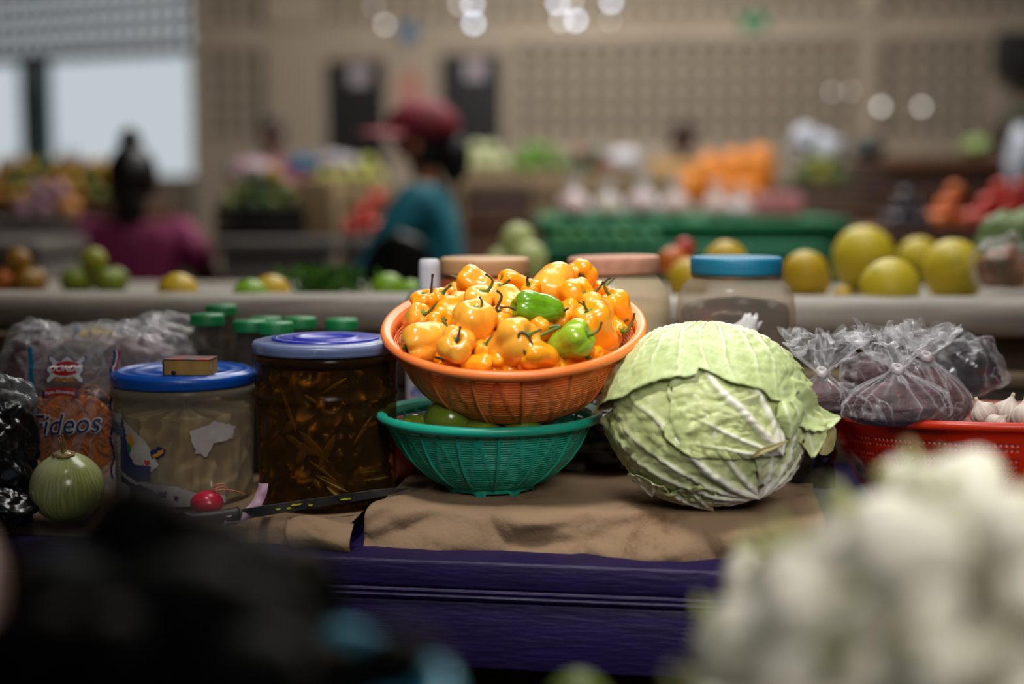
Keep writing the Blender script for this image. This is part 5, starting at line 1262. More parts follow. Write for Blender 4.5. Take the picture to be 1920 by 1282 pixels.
# dark avocados in a blue bowl
avm = pm('black_avocado_skin', (5, 5, 5), .65, (8, 7, 7), ns=30, bump=.5, bs=90, spec=.15)
def avo(px, py, D, r, lab, rot=0):
    c = W(px, py, D); M = Matrix.Rotation(rot, 3, 'Y') @ Matrix.Rotation(.4, 3, 'X')
    def f(u, v):
        a = 2*PI*u; b = v*PI; x = math.sin(b)*(1-.22*math.cos(b)); return c+M @ Vector((r*x*math.cos(a), r*x*math.sin(a), r*1.28*math.cos(b)))
    o = tag(add('avocado', surf(f, 28, 20, cu=True), avm), lab, 'avocado', 'dark avocados in the lower left foreground')
    tp = c+M @ Vector((0, 0, r*1.27)); add('stem_scar', blob(tp, (.004, .004, .002), 8, 6), P('brown_scar', (96, 84, 40)), o)
avl = [(262, 1040, .64, .032, 'topmost dark avocado of the blurred heap at the lower left', .2), (455, 1110, .66, .030, 'dark avocado right of the topmost one', 1.2), (150, 1175, .60, .032, 'dark avocado below the topmost one at the left', -.6), (330, 1190, .58, .034, 'dark avocado in the middle of the lower left heap', .8),
 (480, 1225, .585, .030, 'dark avocado at the right of the heap beside the blue rim', -.3), (60, 1270, .58, .032, 'dark avocado in the lower left picture corner', .5), (230, 1300, .56, .032, 'dark avocado low in the heap at the left', 0), (430, 1310, .56, .033, 'dark avocado low in the middle of the heap', 1), (585, 1310, .57, .026, 'dark avocado low by the blue rim', .4), (370, 1075, .70, .030, 'dark avocado behind the topmost one', .4), (560, 1120, .70, .024, 'small dark avocado at the right back of the heap', .2)]
for a in avl: avo(*a)
# fallen avocado over the rim and bowl
bc = Vector((W(430, 1280, .60).x, .60, FZ+.004)); BZ = W(430, 1290, .60).z-FZ-.004; 
bwl = thing('blue_bowl', 'light blue plastic bowl under the dark avocados, lower left', 'bowl', bc)
bpr = [(0, .002), (.05, .002), (.062, .010), (.078, .06), (.089, BZ-.004), (.0905, BZ-.003), (.093, BZ-.005), (.082, .06), (.066, .008), (.05, -.003), (0, -.003)]
add('bowl_wall', lathe(bpr, 72, bc), P('blue_plastic', (70, 180, 214), .35), bwl)
add('rim', lathe([(.089, BZ-.005), (.097, BZ-.005), (.099, BZ-.001), (.095, BZ+.002), (.089, BZ), (.089, BZ-.005)], 72, bc), P('blue_plastic', (70, 180, 214), .35), bwl)
avo(742, 1240, .53, .014, 'small dark fruit lying over the blue rim', 1.2)
for i, (px, py, D) in enumerate([(1085, 1290, .85)]):
    c = W(px, py, D); c.z = FZ+.022; o = tag(add('lime', blob(c-Vector((0, 0, .003)), .019, 24, 16, lambda d: 1+.10*abs(d.x)**4), P('lime_skin', (92, 108, 34), .5)), ['blurred lime at the lower picture edge left of the onions', 'blurred lime right of the first at the lower edge'][i], 'lime')
    add('stem_scar', blob(c+Vector((.021, 0, 0)), (.003, .003, .003), 8, 6), P('brown_scar', (96, 84, 40)), o)
# person at the left edge: sleeve and forearm
# ================================================================== FRUIT ON THE LEDGE
yel = pm('yellow_green_rind', (240, 212, 44), .45, (208, 192, 48), ns=9, bump=.25, bs=120, contrast=.8, col3=(146, 150, 44), ns3=26)
yelb = pm('yellow_rind', (226, 186, 34), .45, (204, 172, 34), ns=9, bump=.25, bs=120, contrast=.8)
limem = pm('lime_green_rind', (140, 186, 36), .4, (116, 160, 30), ns=9, bump=.2, bs=120)
oran = pm('orange_rind', (226, 120, 24), .45, (206, 100, 20), ns=9)
calm = P('brown_green_calyx', (92, 98, 36), .7)
def ledgefruit(px, py, rpx, mat, lab, tilt=(0, -.5), name='grapefruit', cat='fruit', base=None, asp=1.05, D=None, group=None):
    z = LZ-.036 if base is None else base; r = .04
    for _ in range(6):
        p = ON(px, py, z+r) if D is None else W(px, py, D); r = rpx*p.y/F
    c = p
    M = Matrix.Rotation(tilt[0], 3, 'Y') @ Matrix.Rotation(-tilt[1], 3, 'X')
    o = tag(add(name, blob(c, (r*.97, r*.97, r*asp), 40, 26, lambda d: 1+.02*noise.noise(d*2+Vector((px, 0, 0)))-.05*math.exp(-((1-d.z)/.03)), M), mat), lab, cat, group)
    tp = c+M @ Vector((0, 0, r*asp*.965))
    add('calyx', blob(tp, (r*.10, r*.10, r*.035), 12, 6, lambda d: 1+.3*math.cos(5*math.atan2(d.y, d.x)), M), calm, o)
    return o
ledgefruit(1620, 486, 61, yel, 'largest yellow-green citrus on the ledge, calyx at its top', (0, -.0+.5))
ledgefruit(1668, 540, 57, yel, 'speckled yellow citrus low between the two big ones', (.9, .9), D=2.17)
ledgefruit(1722, 488, 42, yel, 'yellow-green citrus at the back between the two tall ones', (.3, .4))
ledgefruit(1788, 509, 59, yel, 'rightmost tall yellow-green citrus with dark calyx', (-.1, .45))
ledgefruit(1512, 526, 47, yelb, 'yellow citrus just right of the teal-lidded jar', (1.2, 1.4))
ledgefruit(1510, 512, 44, yelb, 'yellow citrus half hidden behind the one by the teal jar', (1.2, 1.4), D=2.36)
ledgefruit(1360, 492, 42, yelb, 'yellow citrus peeping over the teal lid', (1, 1), D=2.42)
ledgefruit(1292, 525, 42, yelb, 'yellow citrus between the pink-lidded and teal-lidded jars', (1, 1))
ledgefruit(1262, 492, 30, oran, 'small orange fruit behind the pink-lidded jar', (1, 1), D=2.62)
ledgefruit(1580, 556, 20, yelb, 'small yellow fruit low on the ledge', (1, 1))
ledgefruit(727, 544, 33, limem, 'lime green fruit on the ledge beside the black chair', (1, 1))
ledgefruit(768, 548, 24, limem, 'small lime green fruit left of the white-capped bottle', (1, 1))
ledgefruit(333, 549, 38, yelb, 'yellow fruit on the ledge below the woman with the bun', (1, 1))
ledgefruit(508, 550, 36, yelb, 'yellow fruit on the ledge left of the green herbs', (1, 1))
ledgefruit(468, 556, 34, limem, 'green fruit on the ledge beside the yellow one near the herbs', (1, 1))
ledgefruit(1283, 466, 20, P('tomato_red', (206, 50, 30), .3), 'small red tomato behind the pink-lidded jar', (1, 1), name='tomato', cat='tomato', D=2.75)
pc = pm('pale_green_leafball', (204, 212, 140), .5, (172, 190, 108), ns=8)
for (px, py, r, D, lab) in [(992, 488, 35, 2.85, 'lower pale green vegetable ball behind the tan-lidded jar'), (970, 452, 33, 2.9, 'upper pale green vegetable ball behind the tan-lidded jar'), (940, 494, 30, 2.9, 'left pale green vegetable ball behind the tan-lidded jar')]:
    ledgefruit(px, py, r, pc, lab, (.3, .3), name='lettuce', cat='vegetable', D=D)
# leafy cabbage and clear bag at the right end of the ledge
c = W(1884, 452, 2.65); r = .050
lc = tag(add('cabbage', blob(c, (r, r, r*1.1), 40, 28, lambda d: 1+.12*noise.noise(d*4)+.05*abs(noise.noise(d*9))), pm('grey_green_cabbage', (126, 150, 92), .5, (86, 116, 60), ns=14, col3=(176, 190, 150), ns3=12)), 'pale veined cabbage at the right behind the yellow fruit', 'cabbage')
for k in range(3):
    a = -2+k*.9; add('leaf', blob(c+Vector((.012*math.cos(a), -.01, .01*k-.01)), (r*.98, r*1.0, r*1.05), 24, 16, lambda d, a=a: (1.04+.05*noise.noise(d*6)) if d.x*math.cos(a)+d.z*math.sin(a) > .1 else .8), pm('veined_leaf%s' % 'abc'[k], (134, 158, 96), .5, (100, 130, 66), ns=18), lc)
c = W(1892, 520, 2.22); heapbag('plastic_bag', 'clear bag with orange vegetables on the ledge at the right edge', (c.x, 2.24, LZ+.040), .052, .05, .045, CLEAR, 71, P('carrot_inner', (170, 92, 50), .5, (60, 80, 50), ns=16), amp=.25)
# herbs
rnd = random.Random(21); bl = []
hc = W(612, 540, 2.55)
for k in range(420):
    a = rnd.random()*2*PI; q = rnd.random(); p = Vector((hc.x+rnd.gauss(0, .030), 2.55+rnd.gauss(0, .02), LZ-.03+rnd.uniform(.0, .04)))
    d = Vector((rnd.gauss(0, .7), rnd.gauss(0, .5)-.2, rnd.uniform(.1, 1))).normalized(); s = d.cross(Vector((0, 1, .2))).normalized(); L = rnd.uniform(.014, .026)
    bl.append(([p-s*.002, p+s*.002, p+d*L*.6+s*.004, p+d*L, p+d*L*.6-s*.004], [(0, 1, 2, 3, 4)]))
hb = tag(add('herb_bunch', join(*bl[:210]), pm('herb_green', (62, 112, 30), .6, (40, 84, 20), ns=20)), 'bunch of fine green herbs on the ledge left of the black chair', 'herbs')
x = add('leaves', join(*bl[210:]), pm('herb_light', (84, 140, 40), .6), hb); x['kind'] = 'stuff'
# ================================================================== BACKGROUND STALLS
GEO = {}
def sph(key, mat, kind='round'):
    if (key, kind) not in GEO:
        fn = {'round': lambda d: 1+.03*noise.noise(d*2), 'tomato': lambda d: 1+.03*math.cos(5*math.atan2(d.y, d.x))*(1-d.z*d.z)-.12*math.exp(-((1-d.z)/.05)), 'leafy': lambda d: 1+.22*noise.noise(d*3)+.12*abs(noise.noise(d*7)),
              'long': lambda d: 1-.15*d.z*d.z}[kind]
        sc = (.5, .5, .5) if kind != 'long' else (.95, .32, .32)
        o = add(key, blob((0, 0, 0), sc, 20, 14, fn), mat, local=True); me = o.data; bpy.data.objects.remove(o); GEO[key, kind] = me
    return GEO[key, kind]
def heap(name, cat, label, group, px0, px1, Y, ztop, dia, layers, mats, kind='round', seed=0, cols=None):
    r_ = random.Random(seed); x0 = W(px0, 400, Y).x; x1 = W(px1, 400, Y).x; n = cols or max(1, round((x1-x0)/dia))
    first = True
    for L in range(layers):
        for row in range(layers-L):
            for i in range(max(1, n-L)):
                o = bpy.data.objects.new(name, sph(name+'_'+str(r_.randrange(len(mats))), None, kind) if False else sph(name+str(seed), mats[0], kind)); COL.objects.link(o)
                mt_ = mats[r_.randrange(len(mats))]
                if mt_ is not mats[0]:
                    k2 = (name+mt_.name, kind)
                    if k2 not in GEO: m2 = o.data.copy(); m2.materials[0] = mt_; GEO[k2] = m2
                    o.data = GEO[k2]
                o.location = (x0+(x1-x0)*((i+.5+L*.5)/n)+r_.uniform(-.1, .1)*dia, Y+dia*.5+row*dia*.9+L*dia*.45+r_.uniform(-.05, .05)*dia, ztop+dia*.5*.94+L*dia*.76)
                o.rotation_euler = (r_.uniform(-.4, .4), r_.uniform(-.4, .4), r_.uniform(-.5, .5)) if kind == 'long' else (r_.random()*6, r_.random()*6, r_.random()*6)
                s = dia*r_.uniform(.93, 1.04); o.scale = (s, s, s)
                tag(o, label, cat, group)
def stall(name, label, px0, px1, pytop, Y, depth, mat, front=None, pyfront=None, thick=.05, legs=True, panelm=None, rot=0):
    z = W(960, pytop, Y).z; x0 = W(px0, pytop, Y).x; x1 = W(px1, pytop, Y).x
    t = thing(name, label, 'stall', ((x0+x1)/2, Y, 0))
    add('countertop', box(((x0+x1)/2, Y+depth/2, z-thick/2), (x1-x0, depth, thick), .008), mat, t)
    pb = panelm or mat
    add('front_panel', box(((x0+x1)/2, Y+.05, (z-thick)/2), (x1-x0-.04, .05, z-thick), .004), pb, t)
    for x in (x0+.04, x1-.04): add('side_panel', box((x, Y+depth/2+.03, (z-thick)/2), (.05, depth-.1, z-thick), .004), pb, t)
    return z
tanm = pm('tan_concrete', (146, 124, 92), .7, (126, 106, 78), ns=4); greyc = pm('grey_counter', (112, 104, 98), .7, (90, 84, 80), ns=4)
browc = pm('brown_stall_wood', (96, 58, 34), .7, (74, 44, 26), ns=6, stretch=(1, 6, 8)); grncl = pm('green_stall_cloth', (18, 120, 78), .7, (12, 96, 60), ns=5)
tomr = P('tomato_red', (206, 50, 30), .3); purb = P('dark_grape', (50, 40, 52), .4)
# green covered stall with bagged fruit
z1 = stall('produce_stall', 'green-covered stall with bagged fruit and pink trays', 1010, 1600, 412, 5.0, .9, grncl)
bagw = film('white_bag_film', (235, 232, 236), alpha=.38, edge=.5, streak=.3, ss=10)
for i, (px, cl_, w_) in enumerate([(1075, (214, 96, 60), 62), (1140, (206, 170, 96), 58), (1206, (196, 96, 80), 66), (1268, (204, 120, 60), 60), (1345, (214, 130, 90), 56), (1390, (224, 180, 170), 50)]):
    c = W(px, 400, 5.12); r = w_*5.12/F/2
    o = tag(add('fruit_bag', lathe([(r*.4, 0), (r*.95, r*.2), (r, r*.7), (r*.75, r*1.3), (r*.25, r*1.75), (r*.2, r*1.85), (r*.42, r*2.3), (r*.3, r*2.6)], 24, (c.x, 5.15, z1), lambda a, z: 1+.10*math.cos(a*7+i)), bagw), ['leftmost', 'second', 'third', 'fourth', 'fifth', 'last'][i]+' white bag of cut fruit on the green stall, counted from the left', 'bag', 'white fruit bags on the green stall')
    add('contents', blob((c.x, 5.15, z1+r*.62), (r*.88, r*.88, r*.6), 20, 12, lambda d: 1+.1*noise.noise(d*5)), P('cut_fruit_'+'abcdef'[i], cl_, .5), o)
for i, px in enumerate((1440, 1482)):
    c = W(px, 420, 5.1); o = tag(add('fruit_tray', box((c.x, 5.14, z1+.045), (.085, .10, .085), .012), P('pink_tray', (212, 130, 136), .5)), ['left', 'right'][i]+' pink wrapped tray on the green stall', 'tray', 'pink trays on the green stall')
    add('film_top', box((c.x, 5.14, z1+.090), (.08, .095, .006), .002), P('pink_film', (222, 160, 168), .3), o)
heap('lime', 'fruit', 'green lime in the low row along the green stall front', 'limes along the green stall', 1040, 1240, 4.80, W(960, 462, 4.78).z, .055, 1, [P('limes', (60, 130, 50), .5), P('limes_b', (30, 120, 70), .5)], seed=2)
zz = stall('bench', 'low green bench in front of the green stall', 1020, 1560, 462, 4.78, .18, grncl)
z2 = stall('produce_stall', 'dark wooden stall at the right with grapes, oranges and tomatoes', 1660, 2040, 432, 4.6, .8, browc)
heap('grape_cluster', 'grapes', 'dark grape cluster on the right stall beside the oranges', 'dark grape clusters', 1672, 1752, 4.65, z2, .055, 3, [purb], 'leafy', seed=3)
heap('orange', 'fruit', 'orange in the pile between grapes and tomatoes', 'oranges on the right stall', 1756, 1826, 4.65, z2, .062, 3, [oran, P('orange_b', (214, 100, 40), .5)], seed=4)
heap('tomato', 'tomato', 'red tomato in the pile at the right picture edge', 'tomatoes on the right stall', 1828, 1990, 4.68, z2, .066, 3, [tomr, P('tomato_b', (176, 26, 30), .3)], 'tomato', seed=5)
# tan counter further back
z3 = stall('produce_stall', 'long tan concrete counter with green vegetables in the distance', 850, 1290, 322, 8.2, .9, tanm, thick=.16)
heap('lettuce', 'vegetable', 'pale leafy vegetable head on the tan counter', 'pale leafy heads', 862, 955, 8.3, z3, .10, 2, [pm('pale_leafy', (176, 184, 128), .6, (196, 196, 160), ns=4)], 'leafy', seed=6)
heap('lettuce', 'vegetable', 'bright green leafy bundle on the tan counter', 'bright green bundles', 955, 1062, 8.3, z3, .10, 2, [pm('bright_leafy', (110, 150, 50), .6, (80, 124, 40), ns=4)], 'leafy', seed=7)
heap('lettuce', 'vegetable', 'dark green vegetable on the tan counter right of the bright bundles', 'dark green vegetables', 1062, 1150, 8.3, z3, .085, 2, [P('dark_leafy', (40, 84, 54), .6), P('dull_red', (140, 60, 50), .6)], 'leafy', seed=8)
whitem = P('white_plastic_bag', (196, 196, 204), .5)
def wbag(px, py, D, sx_, sz_, lab, mat=whitem, z=None, seed=0):
    c = W(px, py, D); c = Vector((c.x, D, c.z if z is None else z+sz_*.9))
    return tag(add('plastic_bag', blob(c, (sx_, .08, sz_), 28, 18, lambda d: 1+.22*noise.noise(d*2.4+Vector((seed, 0, 0)))+.1*abs(noise.noise(d*6))), mat), lab, 'bag')
wbag(1172, 300, 8.35, .10, .07, 'white bag on the tan counter', z=z3, seed=1)
wbag(1120, 285, 8.6, .07, .08, 'pale bag behind the dark vegetables on the tan counter', P('pale_bag', (170, 170, 168), .6), z=z3, seed=2)
# dark crates under the counter
def crate(label, px0, px1, py0, py1, Y, mat, depth=.35, slats=3):
    a = W(px0, py0, Y); b = W(px1, py1, Y); t = thing('crate', label, 'crate', ((a.x+b.x)/2, Y, b.z)); wd = b.x-a.x; h = a.z-b.z; cx = (a.x+b.x)/2
    for k in range(slats):
        zz = b.z+h*(k+.5)/slats
        add('slat', box((cx, Y, zz), (wd, .015, h/slats*.84), .003), mat, t); add('slat', box((cx, Y+depth, zz), (wd, .015, h/slats*.84), .003), mat, t)
        for x in (a.x+.008, b.x-.008): add('slat', box((x, Y+depth/2, zz), (.015, depth, h/slats*.84), .003), mat, t)
    add('bottom', box((cx, Y+depth/2, b.z+.008), (wd, depth, .015), .002), mat, t)
    return b.z, a.z
blkc = P('black_crate', (22, 20, 20), .6); tanb = P('tan_box', (160, 134, 96), .7)
crate('dark crate below the tan counter behind the woman in the cap', 868, 1000, 345, 405, 7.4, P('dark_brown_crate', (52, 34, 28), .7))
stall('bench', 'low brown bench carrying the dark crate', 860, 1010, 405, 7.3, .5, browc)
# orange netted sacks
om = pm('orange_sack', (226, 144, 34), .55, (204, 108, 20), ns=14, col3=(206, 160, 50), ns3=10)
zs3 = W(960, 392, 6.6).z
stall('produce_stall', 'low tan stall under the orange sacks', 1265, 1440, 392, 6.5, .7, tanm)
for i, (px, top, w_) in enumerate([(1292, 318, 52), (1330, 284, 62), (1378, 276, 60), (1425, 268, 62), (1352, 330, 50), (1400, 335, 56)]):
    Y = 6.65 if i < 4 else 6.55; c = W(px, top, Y); r = w_*Y/F/2; h = c.z-zs3
    o = tag(add('fruit_sack', lathe([(r*.5, 0), (r*.95, h*.08), (r, h*.4), (r*.9, h*.75), (r*.5, h*.93), (0, h)], 24, (c.x, Y, zs3), lambda a, z, i=i: 1+.12*noise.noise(Vector((math.cos(a)*2, z*14, i*3)))+.05*math.cos(a*6+i)), om), ['shortest orange sack at the left of the row', 'second orange sack from the left', 'third orange sack from the left', 'tallest orange sack at the right', 'small orange sack in front at the left', 'small orange sack in front at the right'][i], 'sack', 'orange fruit sacks')
    add('tie', lathe([(.012, h*.97), (.018, h*1.0), (.010, h*1.05)], 10, (c.x, Y, zs3)), P('sack_tie', (170, 120, 50), .6), o)
# right wooden tiers
z4 = stall('produce_stall', 'dark wooden stall behind the yellow fruit, tiered with crates', 1475, 1665, 396, 6.0, .8, browc)
crate('grey-brown crate on the right wooden stall', 1482, 1660, 345, 396, 6.1, P('greybrown_crate', (92, 72, 62), .7))
heap('lettuce', 'vegetable', 'olive green produce in the crate at the right', 'olive produce', 1486, 1600, 6.2, W(960, 345, 6.2).z-.02, .085, 2, [P('olive_produce', (120, 120, 36), .6), P('olive_dark', (70, 84, 34), .6)], 'leafy', seed=9)
wbag(1535, 285, 6.5, .12, .075, 'large white plastic bag above the olive produce', P('bluish_white_bag', (186, 190, 204), .5), seed=5)
wbag(1510, 264, 6.5, .06, .07, 'top of white plastic bag sticking up at the right', P('bluish_white_bag', (186, 190, 204), .5), seed=6)
crate('small dark crate under the dark bundle at the right', 1596, 1660, 302, 345, 6.45, P('greybrown_crate', (92, 72, 62), .7), .2)
wbag(1628, 280, 6.55, .07, .05, 'dark bundle right of the white plastic bag', P('dark_bundle', (26, 40, 36), .6), seed=7)
z5 = stall('produce_stall', 'brown wooden stall with dark lower shelf at the far right', 1668, 1905, 292, 7.2, .7, browc, thick=.09, panelm=P('near_black_panel', (34, 26, 22), .8))
stall('bench', 'brown bench below the far right stall', 1668, 1905, 352, 6.9, .28, browc, panelm=P('rust_panel', (86, 52, 32), .8))
wbag(1832, 265, 7.3, .07, .05, 'pale green bundle on the brown stall at the right', P('pale_green_bundle', (140, 164, 96), .6), z=z5, seed=8)
wbag(1912, 300, 6.2, .05, .14, 'white bag hanging at the right picture edge', P('bluish_white_bag', (186, 190, 204), .5), seed=9)
wbag(1900, 245, 7.6, .12, .12, 'dark leafy bundle at the right picture edge', pm('dark_leafy_red', (40, 56, 30), .7, (90, 36, 36), ns=6), seed=11)
u, z = wuv(1892, 108); tag(add('speaker_box', wbox(u-.16, u+.3, z-.17, z+.17, -.42, -.16, .01), P('black_box', (22, 21, 21), .7)), 'black box mounted on the wall at the upper right', 'box')
# left side stalls
z6 = stall('produce_stall', 'grey counter behind the ledge left of the herbs', 400, 612, 448, 4.6, .42, greyc)
b0, b1 = crate('black crate of yellow-green produce on the grey counter', 402, 570, 385, 447, 4.75, blkc, .3)
heap('banana_pepper', 'vegetable', 'yellow-green pepper heaped in the black crate', 'yellow-green peppers in the black crate', 408, 566, 4.80, b1-.03, .065, 3, [P('yellow_produce', (170, 140, 26), .5), P('olive_a', (96, 110, 36), .5), P('dull_green', (60, 84, 36), .5)], 'round', seed=12)
tag(add('tan_box', box((W(590, 390, 4.8).x, 4.95, (W(606, 335, 4.8).z+z6)/2), (.115, .30, W(606, 335, 4.8).z-z6), .006), tanb), 'tan block at the end of the grey counter', 'box')
stall('produce_stall', 'stall of red tomatoes left of the woman in the cap', 628, 740, 446, 5.6, .6, greyc)
heap('tomato', 'tomato', 'red tomato in the pile left of the woman in the cap', 'tomatoes left of the woman', 634, 720, 5.65, W(960, 446, 5.6).z, .075, 3, [tomr, P('tomato_b', (176, 26, 30), .3)], 'tomato', seed=13)
z7 = stall('produce_stall', 'distant tan counter with pale produce at the left', 420, 830, 345, 7.8, .8, tanm, thick=.12)
heap('lettuce', 'vegetable', 'pale produce on the distant left counter', 'pale produce on the distant counter', 590, 720, 7.9, z7, .09, 2, [P('pale_yellowgreen', (176, 176, 90), .6), P('white_produce', (186, 178, 178), .6), P('leaf_dark', (60, 80, 40), .6)], 'leafy', seed=14)
wbag(470, 320, 7.9, .13, .07, 'pink and white cloth bundle on the distant counter', pm('pink_white_cloth', (180, 130, 150), .7, (186, 180, 186), ns=8), z=z7, seed=15)
wbag(570, 300, 8.1, .12, .05, 'blue cloth bundle on the distant counter', P('blue_cloth', (50, 100, 140), .7), z=z7+.06, seed=16)
wbag(625, 305, 8.0, .09, .05, 'white bundle on the distant counter', P('white_bundle', (176, 170, 180), .7), z=z7+.08, seed=17)
z8 = stall('produce_stall', 'stall of yellow bananas and mangoes at the far left', -120, 240, 385, 6.2, .9, browc)
heap('mango', 'fruit', 'yellow mango in the pile at the far left', 'yellow mangoes at the far left', -60, 232, 6.3, z8, .085, 3, [P('mango_y', (176, 136, 24), .5), P('mango_o', (150, 104, 20), .5), P('mango_g', (92, 100, 30), .5)], 'round', seed=18)
for i, (px, py, h) in enumerate([(48, 262, .12), (130, 270, .14), (96, 292, .09), (170, 296, .08), (20, 296, .09), (205, 300, .07)]):
    c = W(px, py, 6.75); zb = z8+.10; lv = []
    for k in range(16):
        rr = random.Random(i*40+k); a = rr.random()*2*PI; e = rr.uniform(.1, .9); d = Vector((math.cos(a)*e, math.sin(a)*e, 1)).normalized(); s = d.cross(Vector((math.sin(a), -math.cos(a), 0))).normalized()
        L = max(.05, (c.z-zb))*(1.1-.5*e); p = Vector((c.x, 6.75, zb)); s = Vector((-math.sin(a), math.cos(a), 0))
        lv.append(([p-s*.022, p+s*.022, p+d*L*.5+s*.018, p+d*L, p+d*L*.5-s*.018], [(0, 1, 2, 3, 4)]))
    o = tag(add('leafy_bundle', blob((c.x, 6.75, zb-.03), (.07, .07, .06), 16, 10, lambda d: 1+.1*noise.noise(d*4)), P('dark_bundle_green', (26, 40, 26), .7)), 'dark leafy bundle against the bright opening at the left', 'vegetable', 'dark leafy bundles at the left')
    x = add('leaves', join(*lv), P('dark_leaf', (30, 50, 30), .7), o)
heap('packet', 'packet', 'pale packet on the left stall below the mangoes', 'pale packets at the left', 20, 135, 5.6, W(960, 412, 5.6).z, .085, 2, [P('packet_w', (150, 140, 136), .6), P('packet_o', (170, 110, 40), .6), P('packet_p', (150, 110, 120), .6)], 'leafy', seed=19)
stall('bench', 'grey-brown bench below the pale packets', -120, 140, 412, 5.55, .3, greyc)
stall('bench', 'grey counter at the left edge with orange fruit behind the ledge', -200, 70, 452, 4.2, .5, greyc)
heap('orange', 'fruit', 'orange on the ledge end at the far left', 'oranges at the far left', -30, 62, 2.62, LZ-.036, .050, 2, [P('dull_orange', (176, 92, 18), .5), P('dull_orange_b', (150, 108, 22), .5)], seed=20)
heap('lime', 'fruit', 'yellow-green lime on the ledge below the woman with the bun', 'limes on the ledge at the left', 98, 222, 2.62, LZ-.036, .050, 2, [P('dull_lime', (120, 136, 26), .5), P('dull_lime_b', (150, 150, 30), .5)], seed=22)
# ================================================================== PEOPLE
def skinned(name, verts, edges, radii, mat, parent=None, root=0, sub=2, M=None):
    me = bpy.data.meshes.new(name); me.from_pydata([tuple(M @ Vector(v)) for v in verts], edges, []); me.materials.append(mat)
    o = bpy.data.objects.new(name, me); COL.objects.link(o)
    md = o.modifiers.new('skin', 'SKIN'); md.use_smooth_shade = True; md.branch_smoothing = .5
    if not me.skin_vertices: 
        bm = bmesh.new(); bm.from_mesh(me); bm.verts.layers.skin.verify(); bm.to_mesh(me); bm.free()
    for i, r in enumerate(radii):
        sv = me.skin_vertices[0].data[i]; sv.radius = r if hasattr(r, '__len__') else (r, r); sv.use_root = (i == root)
    sb = o.modifiers.new('sub', 'SUBSURF'); sb.levels = sub; sb.render_levels = sub
    if parent: child(o, parent)
    return o
def person(label, head, yaw, skinm, hairm, shirtm, pants, lean=0.0, arms=None, hat=None, bun=False, ponytail=False, short=False, seat=True, hairlong=False, legf=.42, slv=.6):
    """head: world place of the head centre; yaw: facing (0 = away from the viewer, +y)"""
    t = thing('person', label, 'person')
    base = 1.27 if seat else head[2]
    R = Matrix.Rotation(yaw, 4, 'Z'); sh = Vector((0, lean*.5, 0))
    hc = Vector((0, lean*.62+.02, base)); Mx = Matrix.Translation(Vector(head)-(R @ hc)) @ R
    t.location = Mx @ Vector((0, 0, .42 if seat else 0))
    hz = .46 if seat else .92; g = base-1.27
    J = {'pel': (0, 0, hz), 'sp': (0, lean*.25, hz+.22), 'ch': (0, lean*.45, base-.25), 'nk': (0, lean*.55, base-.125), 'hb': (0, lean*.6, base-.08), 'hd': (0, lean*.62+.015, base), 'ht': (0, lean*.62, base+.055), 'ns': (0, lean*.62+.098, base-.012), 'cn': (0, lean*.62+.055, base-.085)}
    rr = {'pel': (.15, .12), 'sp': (.125, .10), 'ch': (.15, .105), 'nk': .052, 'hb': .055, 'hd': (.076, .088), 'ht': (.062, .072), 'ns': .014, 'cn': .030}
    E = [('pel', 'sp'), ('sp', 'ch'), ('ch', 'nk'), ('nk', 'hb'), ('hb', 'hd'), ('hd', 'ht'), ('hd', 'ns'), ('hb', 'cn')]
    ar = arms or {}
    for s, n_ in ((-1, 'l'), (1, 'r')):
        el_ = ar.get('el'+n_, (s*.23, lean*.45+.05, base-.50)); wr_ = ar.get('wr'+n_, (s*.17, lean*.45+.27, base-.52))
        J['sh'+n_] = (s*.165, lean*.5, base-.168); J['el'+n_] = el_; J['wr'+n_] = wr_
        d = (Vector(wr_)-Vector(el_)).normalized(); J['pa'+n_] = tuple(Vector(wr_)+d*.07)
        for k in ('sh', 'el', 'wr', 'pa'): rr[k+n_] = {'sh': .060, 'el': .042, 'wr': .027, 'pa': (.036, .020)}[k]
        E += [('ch', 'sh'+n_), ('sh'+n_, 'el'+n_), ('el'+n_, 'wr'+n_), ('wr'+n_, 'pa'+n_)]
        if seat: kn_, an_, to_ = (s*.12, legf, hz+.02), (s*.12, legf+.02, .08), (s*.12, legf+.16, .035)
        else: kn_, an_, to_ = (s*.10, .02, .50), (s*.10, 0, .08), (s*.11, .14, .035)
        J['hp'+n_] = (s*.095, .02, hz-.03); J['kn'+n_] = kn_; J['an'+n_] = an_; J['to'+n_] = to_
        for k, v in (('hp', .09), ('kn', .062), ('an', .042), ('to', .034)): rr[k+n_] = v
        E += [('pel', 'hp'+n_), ('hp'+n_, 'kn'+n_), ('kn'+n_, 'an'+n_), ('an'+n_, 'to'+n_)]
    ks = list(J); ix = {k: i for i, k in enumerate(ks)}
    skinned('body', [J[k] for k in ks], [(ix[a], ix[b]) for a, b in E], [rr[k] for k in ks], skinm, t, M=Mx)
    for s, n_ in ((-1, 'l'), (1, 'r')):      # fingers
        p = Vector(J['pa'+n_]); d = (p-Vector(J['wr'+n_])).normalized(); side = d.cross(Vector((0, 0, 1))).normalized() if abs(d.z) < .9 else Vector((1, 0, 0))
        for k in range(4):
            q = p+side*(.027-.018*k)-d*.01; L = [.062, .070, .066, .052][k]
            skinned('finger', [tuple(q), tuple(q+d*L*.5), tuple(q+d*L*.85+Vector((0, 0, -.018)))], [(0, 1), (1, 2)], [.0095, .0085, .0065], skinm, t, M=Mx, sub=1)
        q = p-d*.05+side*(.03*-s); skinned('thumb', [tuple(q), tuple(q+d*.03+side*(-s*.025)), tuple(q+d*.055+side*(-s*.03))], [(0, 1), (1, 2)], [.012, .010, .008], skinm, t, M=Mx, sub=1)
    # shirt
    cut = .55 if short else 1
